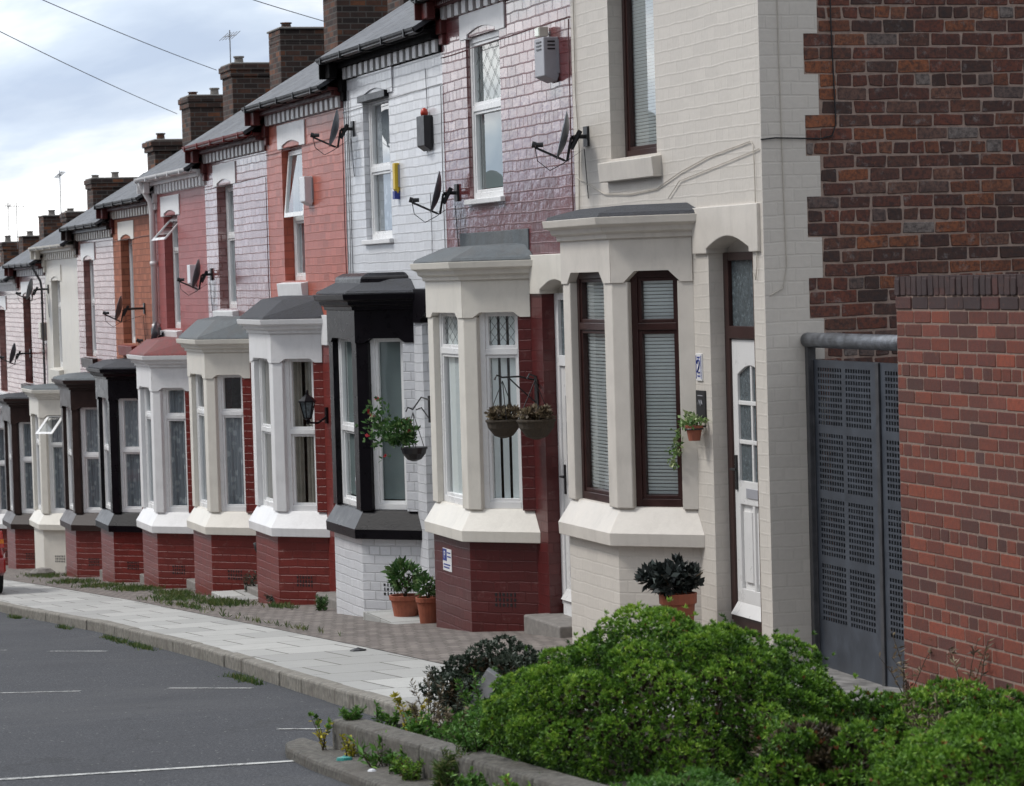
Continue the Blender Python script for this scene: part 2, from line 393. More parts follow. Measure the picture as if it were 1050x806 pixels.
# ------------------------------------------------------------------ house parts
WALL = Basis((0, 0, 0), (0, 1, 0), (-1, 0, 0))
def window_unit(B, a0, a1, z0, z1, parent, frame='upvc', tr=None, fw_=.055, rec=.1, inner=None, sill=False, room=True, openlight=None, sash=False, lattice=False):
    """frame, transom, sashes and pane set rec behind the face of B, as one window part with sub-parts"""
    w = MB(); d0, d1 = -rec-.05, -rec+.012
    f = fw_
    w.ob(B, a0, a0+f, z0, z1, d0, d1); w.ob(B, a1-f, a1, z0, z1, d0, d1)
    w.ob(B, a0+f, a1-f, z0, z0+f*1.1, d0, d1); w.ob(B, a0+f, a1-f, z1-f, z1, d0, d1)
    if tr: w.ob(B, a0+f, a1-f, tr-f*.5, tr+f*.5, d0, d1)
    spans = [(z0+f*1.1, z1-f)] if not tr else [(z0+f*1.1, tr-f*.5), (tr+f*.5, z1-f)]
    g = .028
    for k, (s0, s1) in enumerate(spans):
        if openlight and k == len(spans)-1: continue
        dd = d1-.012-(.012 if sash and k == 0 else 0)
        w.ob(B, a0+f, a0+f+g, s0, s1, d0+.005, dd); w.ob(B, a1-f-g, a1-f, s0, s1, d0+.005, dd)
        w.ob(B, a0+f+g, a1-f-g, s0, s0+g, d0+.005, dd); w.ob(B, a0+f+g, a1-f-g, s1-g, s1, d0+.005, dd)
    o = w.build('window', frame, parent, bevel=.004)
    p = MB(); dp = -rec-.03
    for k, (s0, s1) in enumerate(spans):
        if openlight and k == len(spans)-1: continue
        p.poly([B.p(a0+f, s0, dp), B.p(a1-f, s0, dp), B.p(a1-f, s1, dp), B.p(a0+f, s1, dp)])
    p.build('pane', 'glass', o, recalc=False)
    if lattice:
        q = MB(); s0, s1 = spans[-1]; n = 4; W_ = a1-a0-2*f; H_ = s1-s0
        for i in range(-n, 2*n):
            for sg in (1, -1):
                pts = []
                for tt in np.linspace(0, 1, 9):
                    aa = a0+f+W_*(i/n+tt*.8) if sg > 0 else a1-f-W_*(i/n+tt*.8)
                    if a0+f <= aa <= a1-f: pts.append(B.p(aa, s0+H_*tt, dp+.006))
                if len(pts) > 1: q.tube(pts, .0016, 4)
        q.build('lead_lattice', 'metal_dark', o)
    if openlight:
        # top-hung light tilted open
        s0, s1 = spans[-1]; s0 -= .01; s1 += .01; lo = openlight; h = s1-s0
        ax0, ax1 = a0+f*.6, a1-f*.6
        def q(a, t, d): # t 0 hinge(top) .. 1 bottom
            return B.p(a, s1-h*t*math.cos(lo), d1+h*t*math.sin(lo)+d*math.cos(lo))
        fr = MB(); g2 = .05
        def bar(aa, ab, t0, t1):
            fr.rings([[q(aa, t0, d), q(ab, t0, d), q(ab, t1, d), q(aa, t1, d)] for d in (0, .04)])
        tg = g2/h
        bar(ax0, ax0+g2, 0, 1); bar(ax1-g2, ax1, 0, 1); bar(ax0+g2, ax1-g2, 0, tg); bar(ax0+g2, ax1-g2, 1-tg, 1)
        ol = fr.build('open_light', frame, o)
        pp = MB(); pp.poly([q(ax0+g2, tg, .02), q(ax1-g2, tg, .02), q(ax1-g2, 1-tg, .02), q(ax0+g2, 1-tg, .02)])
        # depth limit: pane of the open light is part of the same window
        pp.build('pane', 'glass', o, recalc=False)
    if inner:
        kind, mat = inner; di = -rec-.055
        c = MB(); W_ = a1-a0
        if kind == 'slats':
            z = z0+.04
            while z < z1-.03:
                c.poly([B.p(a0+.03, z, di), B.p(a1-.03, z, di), B.p(a1-.03, z+.0215, di+.010), B.p(a0+.03, z+.0215, di+.010)]); z += .0265
        elif kind == 'vertical':
            a = a0+.02
            while a < a1-.05:
                c.poly([B.p(a, z0+.02, di), B.p(a+.054, z0+.02, di+.014), B.p(a+.054, z1-.02, di+.014), B.p(a, z1-.02, di)]); a += .088
        elif kind == 'roller':
            c.poly([B.p(a0+.02, z0+.10, di), B.p(a1-.02, z0+.10, di), B.p(a1-.02, z1-.02, di), B.p(a0+.02, z1-.02, di)])
        elif kind in ('curtain', 'half', 'drapes'):
            zt = z1-.02 if kind != 'half' else (tr or z1)
            n = max(10, int(W_*60)); prev = None
            for i in range(n+1):
                a = a0+.02+(W_-.04)*i/n; d = di+.018*math.sin(i*1.9)+.01*math.sin(i*.7+1)
                if kind == 'drapes' and .46 < i/n < .55: prev = None; continue
                cur = (B.p(a, z0+.02, d), B.p(a, zt, d*.0+di+.012*math.sin(i*1.9)))
                if prev: c.poly([prev[0], cur[0], cur[1], prev[1]])
                prev = cur
        if c.f: c.build('blind' if kind in ('slats', 'vertical', 'roller') else 'curtain', mat, o, smooth=kind not in ('slats', 'vertical', 'roller'), recalc=False)
    return o

def wall_sheet(B, a0, a1, z0, z1, holes, rev=.12, splits=()):
    A = sorted({a0, a1} | {h[0] for h in holes} | {h[1] for h in holes}); Z = sorted({z0, z1} | {h[2] for h in holes} | {h[3] for h in holes} | set(splits))
    w = MB()
    for i in range(len(A)-1):
        for k in range(len(Z)-1):
            ca, cz = (A[i]+A[i+1])/2, (Z[k]+Z[k+1])/2
            if any(h[0] < ca < h[1] and h[2] < cz < h[3] for h in holes): continue
            w.cm = 0 if not splits or cz > splits[0] else 1
            w.poly([B.p(A[i], Z[k], 0), B.p(A[i+1], Z[k], 0), B.p(A[i+1], Z[k+1], 0), B.p(A[i], Z[k+1], 0)])
    for h in holes:
        b0, b1, y0, y1 = h[:4]
        for (p, q) in (((b0, y0), (b0, y1)), ((b1, y1), (b1, y0)), ((b0, y1), (b1, y1)), ((b1, y0), (b0, y0))):
            w.cm = 0 if not splits or (p[1]+q[1])/2 > splits[0] else 1
            w.poly([B.p(p[0], p[1], 0), B.p(q[0], q[1], 0), B.p(q[0], q[1], -rev), B.p(p[0], p[1], -rev)])
    return w

def ring(y0, d, z, depth=.47):
    k = .4142*d
    return [(0.0 if d <= 0 else 0.0, y0+1.30-1.4142*d, z), (-depth-d, y0+1.77-k, z), (-depth-d, y0+2.93+k, z), (0.0, y0+3.40+1.4142*d, z)]

def build_bay(root, y0, z0, c, house):
    """canted bay window: base, sill, pillars, fascia, cornice, roof, windows"""
    g = ground(y0+2.3)-.25
    bay = MB().rings([ring(y0, 0, g), ring(y0, 0, z0+.71)]).build('bay_window', c['base'], root)
    s = MB(); s.rings([ring(y0, .0, z0+.70), ring(y0, .075, z0+.705), ring(y0, .08, z0+.80), ring(y0, -.03, z0+.985), ring(y0, -.11, z0+1.0)])
    s.build('sill', c['bay'], bay, bevel=.008)
    # pillars
    zb, zt = z0+.98, z0+2.665
    T = .12
    q = math.sqrt(.5)
    def pil(pts): return MB().extr([(x, y0+u, zb) for x, u in pts], (0, 0, zt-zb))
    fx = -.47
    near = pil([(fx, 1.96), (fx, 1.77), (fx+.13*q, 1.77-.13*q), (fx+.13*q+T*q, 1.77-.13*q+T*q), (fx+T, 1.77+T*.4142), (fx+T, 1.96)])
    near.build('pillar', c['bay'], bay, bevel=.008)
    far = pil([(fx, 2.93-.17), (fx, 2.93), (fx+.13*q, 2.93+.13*q), (fx+.13*q+T*q, 2.93+.13*q-T*q), (fx+T, 2.93-T*.4142), (fx+T, 2.93-.17)])
    far.build('pillar', c['bay'], bay, bevel=.008)
    e = MB()
    e.extr([(0, y0+1.30, zb), (-.10*q*1.3, y0+1.30+.10*q*1.3, zb), (-.10*q*1.3+T*q, y0+1.30+.10*q*1.3+T*q, zb), (0, y0+1.30+.28, zb)], (0, 0, zt-zb))
    e.build('pillar', c.get('jamb', c['bay']), bay, bevel=.006)
    e = MB(); e.extr([(0, y0+3.40, zb), (-.10, y0+3.30, zb), (-.10+T*q, y0+3.30-T*q, zb), (0, y0+3.12, zb)], (0, 0, zt-zb))
    e.build('pillar', c['bay'], bay)
    # faces
    F = Basis((-.47, y0+1.77, z0), (0, 1, 0), (-1, 0, 0))
    S = Basis((0, y0+1.30, z0), (-1, 1, 0), (-1, -1, 0))
    G = Basis((-.47, y0+2.93, z0), (1, 1, 0), (-1, 1, 0))
    fa = MB()
    for B, Ln, s0, s1, ex in ((F, 1.16, .18, .16, .005), (S, .6647, .12, .12, 0), (G, .6647, .12, .12, 0)):
        zz, top = 2.66, 2.99
        nr = c.get('notch', .045); pts = [(-ex, zz), (s0-.02, zz), (s0+.015+nr*.7, zz+nr), (Ln-s1-.015-nr*.7, zz+nr), (Ln-s1+.02, zz), (Ln+ex, zz), (Ln+ex, top), (-ex, top)]
        fa.rings([[B.p(a, z, d) for a, z in pts] for d in (.012, -.13)])
    fa.build('fascia', c['bay'], bay)
    co = MB(); P = [(.0, 2.985), (.035, 2.99), (.04, 3.025), (.075, 3.04), (.085, 3.075), (.13, 3.095), (.14, 3.15)]
    co.rings([ring(y0, d, z0+z) for d, z in P]); co.build('cornice', c['cornice'] if 'cornice' in c else c['bay'], bay, bevel=.004)
    rf = MB(); rise = c.get('rise', .12); zr = z0+3.15
    r1 = ring(y0, .115, zr+.002); r2 = ring(y0, .10, zr+.03)
    top = [(0.0, y0+1.55, zr+rise), (-.10, y0+1.95, zr+rise), (-.10, y0+2.75, zr+rise), (0.0, y0+3.15, zr+rise)]
    mid = [tuple((Vector(a)*.5+Vector(b)*.5)+Vector((R.uniform(-.02, .02), R.uniform(-.03, .03), .3*rise))) for a, b in zip(r2, top)]
    mid[0] = (0.0, mid[0][1], mid[0][2]); mid[3] = (0.0, mid[3][1], mid[3][2])
    rf.rings([r1, r2, mid, top]); rf.build('roof', c['roof'], bay, bevel=.01)
    if c.get('flash'):
        MB().ob(Basis((0, y0, z0), (0, 1, 0), (-1, 0, 0)), 1.28, 3.38, 3.15, 3.42, -.003, .012).build('lead_flashing', 'lead', bay, bevel=.004)
    if c.get('block'):
        bb = MB(); bb.rings([ring(y0, -.06, zr), ring(y0, -.08, zr+.17), ring(y0, -.16, zr+.21)]); bb.build('parapet', c['bay'], bay, bevel=.02)
    # windows
    fr = c['frame']; inn = c.get('inner'); tr = c.get('tr')
    window_unit(F, .185, 1.0, .99, 2.75, bay, fr, tr, inner=inn, rec=.07, sash=c.get('sash'), lattice=c.get('lattice'))
    window_unit(S, .115, .54, .99, 2.75, bay, fr, tr, inner=inn, rec=.07, sash=c.get('sash'), openlight=c.get('openbay'), lattice=c.get('lattice'))
    window_unit(G, .12, .54, .99, 2.75, bay, fr, tr, inner=inn, rec=.07)
    # air brick on the near splay face
    if c.get('vent', True):
        v = MB(); 
        for r_ in range(3):
            for k in range(6):
                a = .22+k*.037; z = c.get('ventz', .14)+r_*.045
                if (r_+k) % 2: v.ob(S, a, a+.022, z, z+.026, -.004, .003)
                else: v.ob(S, a+.004, a+.016, z-.004, z+.03, -.004, .003)
        v.build('air_brick', 'cable' , bay)
    return bay

def build_door(root, B, z0, mat, frame, y0, lint='cream'):
    """door leaf with frame, glazing, letterbox; opening a .12-.98"""
    a0, a1 = .13, .97; R_ = -.11
    f = MB()
    f.ob(B, a0-.01, a0+.07, .2, 2.86, R_-.07, R_); f.ob(B, a1-.085, a1+.01, .2, 2.86, R_-.07, R_+.0)
    f.ob(B, a0+.07, a1-.085, 2.24, 2.33, R_-.07, R_+.004); f.ob(B, a0+.07, a1-.085, 2.8, 2.86, R_-.07, R_)
    f.ob(B, a0+.07, a1-.085, .10, .24, R_-.07, R_+.02)
    fo = f.build('door_frame', frame, root, bevel=.004)
    g = MB(); g.ob(B, a0+.07, a1-.085, 2.33, 2.8, R_-.04, R_-.03); g.build('transom_light', 'frost', fo)
    g = MB(); g.ob(B, a0-.01, a1+.01, 2.86, 3.02, -.17, -.145); g.build('door_head', lint, fo)
    d = MB(); x0, x1 = a0+.072, a1-.087; W_ = x1-x0; D0, D1 = R_-.065, R_-.015
    st = .095
    d.ob(B, x0, x0+st, .25, 2.235, D0, D1); d.ob(B, x1-st, x1, .25, 2.235, D0, D1)
    # arched top rail
    n = 10; za = 1.98; arch = [(x0+st+(W_-2*st)*i/n, za+.07*math.sin(PI*i/n)) for i in range(n+1)]
    d.rings([[B.p(a, z, dd) for a, z in arch+[(x1-st, 2.235), (x0+st, 2.235)]] for dd in (D0, D1)])
    d.ob(B, x0+st, x1-st, 1.05, 1.22, D0, D1); d.ob(B, x0+st, x1-st, .25, .44, D0, D1)
    mid = (x0+x1)/2
    d.ob(B, mid-.016, mid+.016, 1.22, 2.05, D0+.01, D1-.006)
    for zz in (1.50, 1.78): d.ob(B, x0+st, x1-st, zz-.015, zz+.015, D0+.012, D1-.004)
    # lower panels
    d.ob(B, x0+st, x1-st, .44, 1.05, D0+.01, D1-.025)
    d.ob(B, x0+st+.035, mid-.05, .49, 1.0, D1-.025, D1-.008); d.ob(B, mid+.05, x1-st-.035, .49, 1.0, D1-.025, D1-.008); d.ob(B, mid-.02, mid+.02, .44, 1.05, D1-.026, D1-.003)
    # weather bar
    d.rings([[B.p(x0, .25, D1), B.p(x0, .34, D1), B.p(x0, .25, D1+.06)], [B.p(x1, .25, D1), B.p(x1, .34, D1), B.p(x1, .25, D1+.06)]])
    do = d.build('door', mat, root, bevel=.004)
    gg = MB(); gg.ob(B, x0+st, x1-st, 1.22, 2.06, D0+.015, D0+.03); gg.build('door_glass', 'frost', do)
    k = MB(); k.ob(B, mid-.11, mid+.11, 1.10, 1.17, D1, D1+.008); k.build('letterbox', 'plastic_grey', do, bevel=.003)
    k = MB(); k.ob(B, x1-.065, x1-.035, 1.15, 1.40, D1, D1+.012); k.tube([B.p(x1-.05, 1.3, D1+.01), B.p(x1-.05, 1.3, D1+.05), B.p(x1-.15, 1.3, D1+.05)], .009); k.build('handle', 'metal_dark', do)

def lintel_arch(B, a0, a1, z0, z1, arch0, arch1, rise, proud=.02):
    n = 12
    pts = [(a0, z0), (arch0, z0)]+[(arch0+(arch1-arch0)*i/n, z0+.035+rise*math.sin(PI*i/n)) for i in range(n+1)]+[(arch1, z0), (a1, z0), (a1, z1), (a0, z1)]
    w = MB(); w.rings([[B.p(a, z, d) for a, z in pts] for d in (proud, -.155 if z1-z0 > .3 else -.10)])
    return w

Y = [0, 3.97, 7.83, 11.72, 15.58, 19.4, 23.1, 26.85, 30.6, 34.4, 38.1, 41.9, 45.8, 49.6, 53.5, 57.3, 61.2, 65.0]
ZH = lambda y: -.0712*y
HC = [
 dict(wall='cream_brick', low=None, notch=.085, bay='cream', base='cream_brick', roof='felt', frame='brown_frame', tr=2.33, inner=('slats', 'blind'), rise=.09, wz=(3.63, 5.15), wf='brown_frame', wi=('slats', 'blind'), wtr=None, lint='cream_brick', dl='cream', dent=('cream', 'cream'), gut='gutter_black', doorf='brown_frame', wrec=.13, sill=('block', 'cream'),
      label='cream painted terraced house nearest the gate, with brown framed windows and venetian blinds'),
 dict(wall='maroon_brick', low='maroon_low', bay='cream_b', base='maroon_low', roof='lead', flash=True, frame='upvc', tr=2.36, inner=('vertical', 'blind'), rise=.15, wz=(3.72, 5.2), wf='upvc', wi=('roller', 'curtain_grey'), wtr=4.55, lint='white', dl='cream_b', dent=('maroon', 'white'), gut='gutter_black', doorf='upvc', wrec=.05, jamb='maroon_low', sill=('thin', 'upvc'), lattice=True,
      label='glossy maroon brick terraced house with off white bay, beside the cream house'),
 dict(wall='white_brick', low=None, bay='black', base='white_brick', roof='felt', block=True, frame='upvc', tr=1.78, sash=True, inner=('roller', 'curtain_grey'), rise=.16, wz=(3.70, 5.18), wf='upvc', wi=('roller', 'net'), wtr=4.43, lint='white_brick', dl='black', dent=('soot', 'white'), gut='gutter_black', doorf='upvc', wrec=.07, jamb='white_brick', sill=('thin', 'white'),
      label='white painted brick terraced house with a glossy black bay window surround'),
 dict(wall='orange_brick', low='red_low', bay='white', base='red_low', roof='felt', frame='upvc', tr=1.88, sash=True, inner=('drapes', 'curtain_beige'), rise=.26, wz=(3.58, 5.13), wf='upvc', wi=('curtain', 'net'), wtr=4.30, lint='white', dl='white', dent=('maroon', 'white'), gut='gutter_black', doorf='upvc', wrec=.13, jamb='red_low', sill=('block', 'white'), open=.10,
      label='salmon red brick terraced house with white bay and wall lantern'),
 dict(wall='pinkgloss_brick', low='red_low', bay='cream_b', base='red_low', roof='lead', frame='upvc', tr=2.22, inner=('half', 'net'), rise=.28, wz=(3.52, 5.11), wf='upvc', wi=('curtain', 'net'), wtr=4.45, lint='white', dl='cream_b', dent=('maroon', 'white'), gut='red', doorf='upvc', wrec=.13, jamb='red_low', sill=('block', 'white'),
      label='pink sheened brick terraced house with cream bay and lace curtain, red painted gutter'),
 dict(wall='dusky_brick', low='red_low', bay='white', base='red_low', roof='redfelt', frame='upvc', tr=2.30, inner=('curtain', 'net'), rise=.24, wz=(3.5, 5.1), wf='upvc', wi=('curtain', 'net'), wtr=4.62, lint='white', dl='white', dent=('white', 'white'), gut='white', doorf='upvc', wrec=.13, jamb='red_low', sill=('block', 'white'), open=.75,
      label='dusky pink terraced house with white bay, red bay roof and long white downpipe'),
 dict(wall='bare_orange', low='red_low', bay='black', base='red_low', roof='felt', frame='upvc', tr=1.92, sash=True, inner=('curtain', 'net'), rise=.12, wz=(3.5, 5.1), wf='upvc', wi=('curtain', 'net'), wtr=None, lint='cream_b', dl='black', dent=('maroon', 'cream_b'), gut='gutter_black', doorf='upvc', wrec=.14, jamb='red_low', sill=('block', 'red'),
      label='orange brick terraced house with a black bay window'),
 dict(wall='mauve_brick', low='red_low', bay='dkbrown', base='red_low', roof='lead', frame='upvc', tr=1.92, sash=True, inner=('curtain', 'net'), rise=.08, wz=(3.5, 5.1), wf='upvc', wi=('curtain', 'net'), wtr=4.4, lint='white', dl='dkbrown', dent=('dkbrown', 'cream_b'), gut='gutter_black', doorf='upvc', wrec=.12, jamb='red_low', sill=('block', 'dkbrown'),
      label='mauve sheened brick terraced house with a dark brown bay window'),
 dict(wall='cream_b', low=None, bay='cream_b', base='cream_b', roof='lead', frame='upvc', tr=2.2, inner=('curtain', 'net'), rise=.05, wz=(3.5, 5.05), wf='upvc', wi=('curtain', 'net'), wtr=4.6, lint='cream_b', dl='cream_b', dent=('cream_b', 'cream_b'), gut='cream_b', doorf='upvc', wrec=.12, sill=('block', 'cream_b'), openbay=.9,
      label='smooth cream rendered terraced house with cream bay, far down the row'),
 dict(wall='mauve_brick', low='red_low', bay='dkbrown', base='red_low', roof='felt', frame='upvc', tr=2.0, inner=('curtain', 'net'), rise=.05, wz=(3.4, 5.05), wf='brown_frame', wi=('curtain', 'net'), wtr=4.4, lint='white', dl='dkbrown', dent=('maroon', 'white'), gut='gutter_grey', doorf='upvc', wrec=.14, jamb='red_low', sill=('block', 'dkbrown'),
      label='grey pink brick terraced house with dark bay, partly behind the red car'),
 dict(wall='mauve_brick', low='red_low', bay='white', base='red_low', roof='lead', frame='upvc', tr=2.0, inner=('curtain', 'net'), rise=.05, wz=(3.4, 5.05), wf='upvc', wi=('curtain', 'net'), wtr=4.4, lint='white', dl='white', dent=('white', 'white'), gut='gutter_grey', doorf='upvc', wrec=.14, jamb='red_low', sill=('block', 'white'),
      label='pale brick terraced house with white bay at the left edge of the photo'),
]
FAR = ['first', 'second', 'third', 'fourth', 'fifth', 'sixth']
houses = []
CHT = {1: 8.6, 2: 8.6, 3: 8.6, 4: 8.6, 5: 8.7, 6: 8.75, 7: 8.62, 8: 8.62, 9: 8.6, 10: 8.25, 11: 7.5, 12: 8.36, 13: 8.0, 14: 8.3, 15: 8.15, 16: 8.35, 17: 8.1}
for i in range(17):
    y0, y1 = Y[i], Y[i+1]; z0 = ZH(y0); far = i > 10
    W = y1-y0; c = HC[min(i, 10)]
    if far: c = dict(HC[(i*3) % 8+3]); c['open'] = None; c['openbay'] = None
    lab = c['label'] if not far else 'far terraced house showing only roof and chimney, %s from the far end' % FAR[16-i]
    root = thing('terraced_house', (0, y0, z0), lab, 'house', 'terraced houses stepping down the street'); houses.append(root)
    B = Basis((0, y0, z0), (0, 1, 0), (-1, 0, 0))
    a_lo = -.08 if i == 0 else 0
    zg = ground(y0)-z0-.7; ztop = 5.70
    wz = c['wz']
    holes = [(2.0, 3.05, wz[0], wz[1]), (.12, .98, .10, 3.02), (1.45, 3.25, .80, 2.75)]
    low = c['low']
    ws = wall_sheet(B, a_lo, W, zg, ztop, holes, rev=.16, splits=(3.02,) if low else ())
    ws.build('front_wall', [c['wall'], low] if low else c['wall'], root, recalc=False)
    # room shell behind
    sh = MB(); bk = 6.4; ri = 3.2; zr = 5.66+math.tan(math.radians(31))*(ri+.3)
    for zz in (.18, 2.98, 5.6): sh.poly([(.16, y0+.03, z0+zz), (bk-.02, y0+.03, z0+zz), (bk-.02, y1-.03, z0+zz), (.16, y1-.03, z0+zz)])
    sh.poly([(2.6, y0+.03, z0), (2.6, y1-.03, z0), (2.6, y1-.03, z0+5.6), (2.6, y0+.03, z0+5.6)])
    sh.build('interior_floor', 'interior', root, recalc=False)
    pw = MB()
    prof = lambda yy, o=0: [(0.003, yy, z0+zg), (bk, yy, z0+zg), (bk, yy, z0+5.66), (ri, yy, z0+zr-.03), (0.003, yy, z0+5.66)]
    if i > 0: pw.poly(prof(y0+.02))
    else: pw.poly(prof(y0+.14))
    pw.poly(prof(y1-.01)); pw.poly([(bk, y0, z0+zg), (bk, y1, z0+zg), (bk, y1, z0+5.66), (bk, y0, z0+5.66)])
    pw.build('party_wall', 'old_mortar', root, recalc=False)
    # roof: two slopes of slates with thickness
    rf = MB(); tn = math.tan(math.radians(31)); ya, yb = (y0+a_lo, y1+.03)
    e0 = (-.27, 5.655); r_ = (ri, 5.655+tn*(ri+.27)); e1 = (2*ri+.27, 5.655)
    for (xa, za), (xb, zb) in ((e0, r_), (r_, e1)):
        rf.rings([[(xa, yy, z0+za), (xb, yy, z0+zb), (xb, yy, z0+zb-.05), (xa, yy, z0+za-.05)] for yy in (ya, yb)])
    rf.build('roof', 'slate', root)
    rd = MB(); rd.rings([[(ri-.13, yy, z0+r_[1]-.04), (ri, yy, z0+r_[1]+.06), (ri+.13, yy, z0+r_[1]-.04)] for yy in (ya, yb)]); rd.build('ridge_tiles', 'felt', root)
    vg = MB(); vg.ob(Basis((0, y1, z0), (1, 0, 0), (0, 1, 0)), -.25, .01, 5.44, 5.62, .0, .03) 
    vg.build('eaves_corbel', c['dent'][0], root, bevel=.004)
    # chimney at the far party wall
    ch = MB(); ct = CHT.get(i+1, 8.4); zc = ct+ZH(y1)-z0; wx = R.uniform(1.05, 1.3)
    cx0, cx1 = 2.68, 2.68+wx; cy0, cy1 = y1-.42, y1+.42
    zz0 = z0+6.6
    ch.box(cx0, cx1, cy0, cy1, zz0, z0+zc-.2)
    cap = R.choice([.03, .05, .03, 0.0]); 
    ch.box(cx0-cap, cx1+cap, cy0-cap, cy1+cap, z0+zc-.2, z0+zc-.1); ch.box(cx0-cap*1.7, cx1+cap*1.7, cy0-cap*1.7, cy1+cap*1.7, z0+zc-.1, z0+zc)
    cho = ch.build('chimney', 'chimney', root, bevel=.012)
    fl = MB(); fl.box(cx0-.02, cx1+.02, cy0-.05, cy1+.05, z0+zc, z0+zc+.035); fl.build('flaunching', 'stone', cho, bevel=.015)
    for k in range(R.choice([1, 1, 2])):
        pt = MB(); px_ = cx0+.2+.42*k+R.uniform(-.05, .05); h = R.uniform(.08, .17)
        pt.lathe([(.085, 0), (.075, h*.8), (.095, h*.82), (.095, h), (.07, h), (.06, h*.5)], (px_, y1+R.choice([-.15, .12]), z0+zc+.03), 10)
        pt.build('chimney_pot', R.choice(['stone', 'stone', 'chimney']), cho)
    # cornice, dentils, gutter
    dc, db = c['dent']
    cb = MB(); cb.ob(B, a_lo, W-.004, 5.545, 5.60, -.02, .10); cb.ob(B, a_lo, W-.004, 5.60, 5.635, -.02, .16)
    cb.ob(B, a_lo, W-.004, 5.415, 5.545, -.02, .016)
    cb.build('eaves_cornice', dc, root, bevel=.004)
    if dc == 'maroon':
        st_ = MB(); fr_ = []; a = a_lo+.01
        while a < W-.05: fr_ += [(a, .103), (a+.022, .103), (a+.024, .121), (a+.058, .121)]; a += .06
        nb_ = len(fr_)
        n_ = len(st_.v); st_.v += [B.p(x_, z_, d_) for z_ in (5.548, 5.597) for x_, d_ in fr_]
        for q_ in range(nb_-1): st_.face((n_+q_, n_+q_+1, n_+q_+1+nb_, n_+q_+nb_))
        st_.build('sawtooth_moulding', dc, root)
    a = a_lo+.06; d0_ = None
    while a < W-.12:
        if d0_ is None: d0_ = MB().ob(B, a, a+.125, 5.425, 5.543, .015, .045).build('dentil', db, root)
        else:
            dd_ = d0_.copy(); COL.objects.link(dd_); dd_.parent = root; dd_.location = (0, a-a_lo-.06, 0)
        a += .235 if not far else 9
    gu = MB(); n = 8
    def gp(yy, rr): return [(-.225-rr*math.cos(PI*k/n-PI/2+PI/2), yy, z0+5.655-rr*math.sin(PI*k/n)) for k in range(n+1)]
    gu.rings([gp(yy, .06)+gp(yy, .052)[::-1] for yy in (y0+a_lo, y1+.04)])
    for k in range(5): gu.ob(B, .3+k*.85, .325+k*.85, 5.585, 5.66, .16, .288)
    gu.build('gutter', c['gut'], root)
    cbm = MB(); cbm.ob(B, W-.19, W-.02, 5.30, 5.44, -.01, .06); cbm.ob(B, W-.17, W-.04, 5.20, 5.30, -.01, .04); cbm.ob(B, W-.2, W-.01, 5.44, 5.60, .105, .19)
    cbm.build('corbel', dc if dc != 'white' else 'white', root, bevel=.01)
    # upper window with lintel and sill
    if not far or True:
        ho = window_unit(B, 2.0, 3.05, wz[0], wz[1], root, c['wf'], c['wtr'], inner=c['wi'], rec=c['wrec'], openlight=c.get('open'), lattice=(i == 1))
        lm = c['lint']
        li = lintel_arch(B, 1.80, 3.2, wz[1]-.012, wz[1]+.27, 2.08, 2.97, .045, .015); li.build('window_lintel', lm, root, bevel=.004)
        kind, sm = c['sill']; s = MB()
        if kind == 'block': s.rings([[B.p(1.9, wz[0]-.18, 0), B.p(1.9, wz[0]-.18, .07), B.p(1.9, wz[0]-.03, .085), B.p(1.9, wz[0]+.0, -.11)], [B.p(3.15, wz[0]-.18, 0), B.p(3.15, wz[0]-.18, .07), B.p(3.15, wz[0]-.03, .085), B.p(3.15, wz[0]+.0, -.11)]])
        else: s.ob(B, 1.95, 3.1, wz[0]-.045, wz[0]+.003, -.05, .045)
        s.build('window_sill', sm, root, bevel=.006)
    # door, lintel, step
    build_door(root, B, z0, 'timber_white', c['doorf'], y0, c['dl'])
    lintel_arch(B, -.03 if i == 0 else .0, 1.24, 2.855, 3.19, .14, .96, .085, .025).build('door_lintel', c['dl'], root, bevel=.006)
    MB().ob(B, .02 if i == 0 else .05, 1.05, zg, .12, -.14, .22 if i else .05).build('doorstep', 'stone', root, bevel=.015)
    # string of pointing under the frieze
    if not far: build_bay(root, y0, z0, c, root)
    # service cables
    if i in (1, 2, 3, 4, 6, 9):
        k = MB(); q = [B.p(a, 5.12+.003*math.sin(a*7)-.01*a, .01) for a in np.linspace(0, W, 12)]; k.tube(q, .0035, 5)
        k.tube([B.p(.02, 5.1, .012), B.p(.03, 4.2, .014), B.p(.02, 3.3, .012), B.p(.05, 3.1, .02)], .005, 5)
        k.build('service_cable', 'maroon' if i in (1, 3, 4, 6) else 'cable_grey', root)

# ---- near gable of the first house: individual old bricks, painted quoins
h0 = houses[0]
GB = Basis((0, -.085, 0), (1, 0, 0), (0, -1, 0))
tn = math.tan(math.radians(31))
sh = MB(); sh.poly([GB.p(0.0, -.6, .002), GB.p(6.4, -.6, .002), GB.p(6.4, 5.64, .002), GB.p(3.2, 5.64+tn*3.2, .002), GB.p(0.0, 5.64, .002)])
gw = sh.build('gable_wall', 'old_mortar', h0, recalc=False)
def quoin(z):
    k = int(math.floor((z-.14)/.2805)); return .43 if k % 2 else .325
gb = MB(); brick_panel(gb, GB, .325, 6.4, -.42, 9.0, left=quoin, mj=.014, hdr=5, j=.0062, depth=.009, clip=lambda a, z: z < 5.58+tn*min(a, 6.4-a))
gb.build('brickwork', 'old_brick', gw, recalc=False)
qz = MB(); z = -.4235
while z < 5.5:
    w_ = quoin(z+.14); qz.ob(GB, -.004, w_, z, min(z+.2805, 5.6), -.003, .009); z += .2805
qz.build('painted_quoins', 'cream_brick', gw)
